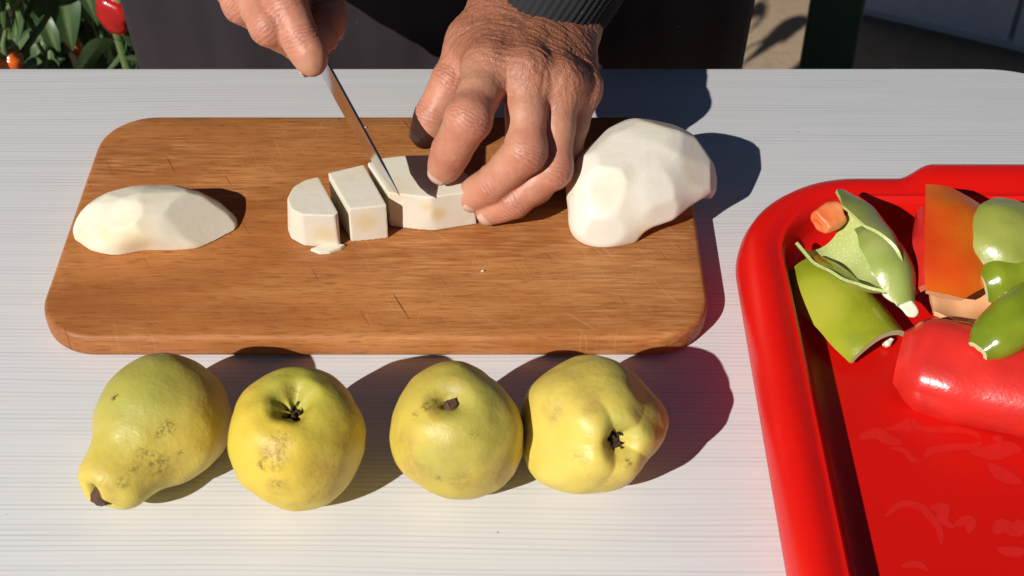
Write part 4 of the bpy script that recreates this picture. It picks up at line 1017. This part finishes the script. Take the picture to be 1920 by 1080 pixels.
Fh.ell(hc + V(0, .026, .034), V(.083, .100, .090), 0, None, .05); Fh.plane(hc + V(0, -.045, .045), unit(V(0, -1, -.35))); Fh.plane(hc + V(0, 0, -.035), V(0, 0, -1)); 
v, f = Fh.mesh(1); v += .004 * vnoise(v * 160)[:, None]; world_part('hair', v, f, M['hair'], person)

# clothes
Fc = Field(V(-.54, .74, -.36), V(.44, 1.34, .70), .008)
body_field(Fc, .014, 'trunk'); body_field(Fc, .013, 'arms')
for s in (-1, 1): Fc.chain([(V(CX + s * .10, 1.075, .02), .118), (V(CX + s * .108, 1.07, -.30), .110)], .06)
Fc.plane(V(0, 0, -.30), V(0, 0, -1)); Fc.plane(V(0, .985, .635), unit(V(0, -.35, 1)))
v, f = Fc.mesh(1); nn = vnormals(v, f); v = v + nn * (.006 * vnoise(v * V(14, 14, 7)) + .003 * vnoise(v * V(40, 40, 18)))[:, None]
world_part('coat', v, f, M['coat'], person)
Ft = Field(V(-.30, .90, GZ + .05), V(.22, 1.28, .12), .009); body_field(Ft, .016, 'legs'); Ft.plane(V(0, 0, GZ + .075), V(0, 0, -1))
v, f = Ft.mesh(1); nn = vnormals(v, f); v = v + nn * (.006 * vnoise(v * V(12, 12, 9)))[:, None]; world_part('trousers', v, f, M['trouser'], person)
for s in (-1, 1):
    Fs = Field(V(CX + s * .12 - .09, .90, GZ), V(CX + s * .12 + .09, 1.2, GZ + .14), .006)
    Fs.chain([(V(CX + s * .118, 1.115, GZ + .07), .048), (V(CX + s * .12, 1.10, GZ + .05), .048), (V(CX + s * .135, .975, GZ + .035), .036)], .02); Fs.plane(V(0, 0, GZ + .003), V(0, 0, -1))
    v, f = Fs.mesh(1); world_part('shoe', v, f, M['shoe'], person)
# apron front, hanging cloth with folds
nx, nz = 90, 110; U = np.linspace(-1, 1, nx)[:, None]; Wz = np.linspace(-.52, .47, nz)[None, :]
hw = .253 - .075 * sstep(.10, .34, Wz) + .006 * np.sin(Wz * 9)
X = CX - .004 + U * hw; Y = .9135 + .078 * np.abs(U) ** 3.2 + .02 * sstep(.2, .45, Wz) + .008 * sstep(-.1, -.5, Wz)
Y = Y + .0055 * vnoise(np.stack([X * 34 + 1.2 * Wz, 0 * X + 3, Wz * 3 + 0 * X], -1)) * (.3 + 1.5 * np.abs(U) ** 2) + .002 * vnoise(np.stack([X * 60, 0 * X, Wz * 9 + 0 * X], -1))
p = np.stack([X + 0 * Wz, Y, Wz + 0 * X], -1).reshape(-1, 3)
o = world_part('apron', p, grid_faces(nx, nz), M['apron'], person); sm = o.modifiers.new('thickness', 'SOLIDIFY'); sm.thickness = .0025; sm.offset = 0
v, f = tube([V(CX - .165, .935, .465), V(CX - .10, .94, .60), V(CX, 1.03, .66), V(CX + .10, .94, .60), V(CX + .165, .935, .465)], [.006] * 5, 8, 30); world_part('apron_strap', v, f, M['apron'], person)
# ribbed knit cuffs
def cuff(wc, el, s0, s1, r0, r1, parent):
    d = unit(el - wc); u, vv = frame_of(d); L = np.linalg.norm(el - wc); nr, nseg = 40, 216; vs = []
    for i in range(nr):
        t = i / (nr - 1); c = wc + d * (s0 + (s1 - s0) * t); r = r0 + (r1 - r0) * t + .0022 * sstep(.8, 1, t) - .0016 * (1 - sstep(0, .08, t)) + .0012 * math.sin(t * 7)
        a = np.linspace(0, 2 * math.pi, nseg, endpoint=False)[:, None]; rr = r + .00055 * np.cos(a * 54) + .0012 * np.cos(3 * a + t * 2)
        vs.append(c + rr * (np.cos(a) * u + np.sin(a) * vv))
    v = np.vstack(vs); f = grid_faces(nr, nseg, close_v=True)
    o = fix_normals(world_part('knit_cuff', v, f, M['knit'], parent)); sm = o.modifiers.new('thickness', 'SOLIDIFY'); sm.thickness = .002; sm.offset = -1
cuff(L_wc, L_el, -.024, .125, .0385, .046, person); cuff(R_wc, R_el, .030, .125, .0335, .046, person)

# ------------------------------------------------------------------ pepper plants left behind the table
def leaf_mesh(L, W, bend, fold, seed, name='leaf'):
    nu, nv = 12, 7; vs = []; ve = []
    rg = np.random.default_rng(seed); tw = rg.uniform(-.5, .5)
    for i in range(nu):
        t = i / (nu - 1); wd = W * (math.sin(math.pi * min(1, t ** .72)) ** .85) * (1 - .25 * t) + .0008
        for j in range(nv):
            s = -1 + 2 * j / (nv - 1)
            z = -bend * L * t * t + fold * abs(s) * wd + .05 * wd * math.sin(9 * t + 3 * s); y = s * wd
            a = tw * t; vs.append((L * t - .12 * L * t ** 3 * bend, y * math.cos(a) - z * math.sin(a) * .3, z + y * math.sin(a))); ve.append(max(0, 1 - abs(s) * 4) * .8)
    me = mesh_np(name, np.array(vs), grid_faces(nu, nv)); attr(me, 'vein', ve); me.materials.append(M['leaf']); return me
LEAVES = [leaf_mesh(L, W, b, fo, i) for i, (L, W, b, fo) in enumerate(((.10, .024, .5, .35), (.115, .026, .9, .25), (.085, .021, .3, .45), (.13, .029, .7, .3), (.07, .018, .6, .4), (.105, .022, 1.1, .2)))]
def fruit(parent, at_, L, R, mat, seed):
    n = 14; t = np.linspace(0, 1, n); pr = R * np.interp(t, [0, .06, .2, .5, .85, 1], [.3, .8, 1, .92, .55, .06]); c = np.array([V(.006 * math.sin(3 * q + seed), .004 * math.cos(2 * q), -L * q) for q in t]) + at_
    v, f = tube(c, pr, 20); a = np.arctan2(v[:, 1] - at_[1], v[:, 0] - at_[0]); d = v - np.repeat(c, 20, 0); v = v + d * (.12 * np.cos(3 * a + seed))[:, None]
    o = world_part('fruit', v, f, mat, parent); v, f = tube([at_ + V(0, 0, -.003), at_ + V(.002, 0, .012), at_ + V(.008, .004, .028)], [R * .45, R * .22, R * .16], 8, 8); world_part('fruit_stalk', v, f, M['stem'], o)
def pepper_plant(x, y, top, n, seed, label, fruits=()):
    rg = random.Random(seed); g0 = GZ + .03
    root = empty('pepper_plant', (x, y, g0), label, 'plant', 'pepper plants in the garden bed')
    H = top - g0; parts = [tube([V(x, y, g0 - .03), V(x + .01, y, g0 + H * .35), V(x - .01, y + .01, g0 + H * .7), V(x, y, top)], [.007, .006, .0045, .0025], 8, 14)]
    ends = []
    for k in range(13):
        a = k * 2.4 + rg.uniform(-.4, .4); hb = g0 + H * rg.uniform(.08, .78); L = rg.uniform(.10, .20)
        e = V(x + math.cos(a) * L, y + math.sin(a) * L, min(top + .03, hb + rg.uniform(.10, .22)))
        parts.append(tube([V(x, y, hb), V(x + math.cos(a) * L * .5, y + math.sin(a) * L * .5, hb + .05), e], [.004, .0032, .0018], 6, 8)); ends.append((V(x, y, hb), e))
    v, f = join(*parts); world_part('stem', v, f, M['stem'], root)
    for k in range(n):
        if k % 4 == 0: b = V(x, y, g0 + H * rg.uniform(.3, 1)); 
        else:
            q0, q1 = rg.choice(ends); t = rg.uniform(.3, 1.05); b = q0 + (q1 - q0) * t
        if b[0] > -.345 and b[1] < 1.22: continue
        o = bpy.data.objects.new('leaf', rg.choice(LEAVES)); COL.objects.link(o); o.parent = root; o.location = tuple(b - V(x, y, g0))
        a = rg.uniform(0, 6.283); o.rotation_euler = (rg.uniform(-.5, .5), rg.uniform(-.1, 1.25), a); s = rg.uniform(.50, .85); o.scale = (s, s, s)
    for (p_, L, R, m_) in fruits: fruit(root, p_, L, R, m_, seed)
rp = PY(222, -6, 1.20)
pepper_plant(-.395, 1.22, .17, 95, 3, 'pepper plant with a bright red fruit next to the dark apron', [(rp, .042, .019, M['redfruit'])])
pepper_plant(-.545, 1.33, -.06, 95, 8, 'leafy pepper plant at the far left behind the table', [(PY(8, 100, 1.30), .045, .015, M['orfruit'])])
pepper_plant(-.60, 1.56, -.14, 95, 12, 'pepper plant in the middle of the bed behind the front two')
pepper_plant(-.46, 1.50, -.12, 95, 17, 'pepper plant mostly hidden behind the person', [(PY(140, 72, 1.42), .03, .009, M['orfruit'])])
pepper_plant(-.60, 1.84, -.22, 90, 23, 'pepper plant farthest back in the garden bed')
pepper_plant(-.72, 1.66, -.18, 80, 29, 'pepper plant at the outer left edge of the garden bed')

# ------------------------------------------------------------------ post and wall on the right
pp_ = PY(1561, 60, 1.72); pr_ = empty('post', (pp_[0], 1.72, GZ), 'dark green square metal post standing behind the table', 'post')
v, f = box((pp_[0], 1.72, GZ + 1.2), (.074, .070, 2.4), -.29); add_bevel(world_part('shaft', v, f, M['post'], pr_, False), .005)
v, f = box((pp_[0], 1.72, GZ + .010), (.15, .15, .012), -.29); add_bevel(world_part('base_plate', v, f, M['post'], pr_, False), .002)
A_, B_ = P(1630, 40, GZ), P(1920, 110, GZ); dw = unit(B_ - A_); nw_ = V(-dw[1], dw[0], 0); nw_ = nw_ if nw_[1] > 0 else -nw_
wa = math.atan2(dw[1], dw[0]); seam = P(1886, 102, GZ); seam_t = (seam - A_) @ dw
wr_ = empty('garden_wall', tuple(A_), 'low whitewashed wall in blue shade beyond the green post', 'wall')
for t0, t1 in ((-.10, seam_t - .004), (seam_t + .004, 1.5)):
    c = A_ + dw * (t0 + t1) / 2 + nw_ * .06; v, f = box((c[0], c[1], GZ + .02 + .21), (t1 - t0, .12, .42), wa); add_bevel(world_part('wall_panel', v, f, M['wall'], wr_, False), .004)
c = A_ + dw * .70 + nw_ * .064; v, f = box((c[0], c[1], GZ + .19), (1.56, .09, .40), wa); world_part('wall_core', v, f, M['wall'], wr_, False)

# ------------------------------------------------------------------ crumbs
rg = random.Random(5)
for i, (x, y, s, lab) in enumerate(((684, 240, .0011, 'tiny pale crumb near the knife blade at the back of the board'), (905, 508, .0010, 'tiny pale crumb on the middle of the cutting board'))):
    c = P(x, y, BT + .0006); v, f = tube([c - V(s, 0, 0), c, c + V(s, s * .4, 0)], [s * .4, s * .8, s * .3], 6, 5); v += s * .4 * vnoise(v * 1500)[:, None]
    tag(obj('crumb', mesh_np('crumb', v - c, f), M['crumb'], loc=tuple(c)), lab, 'crumb')
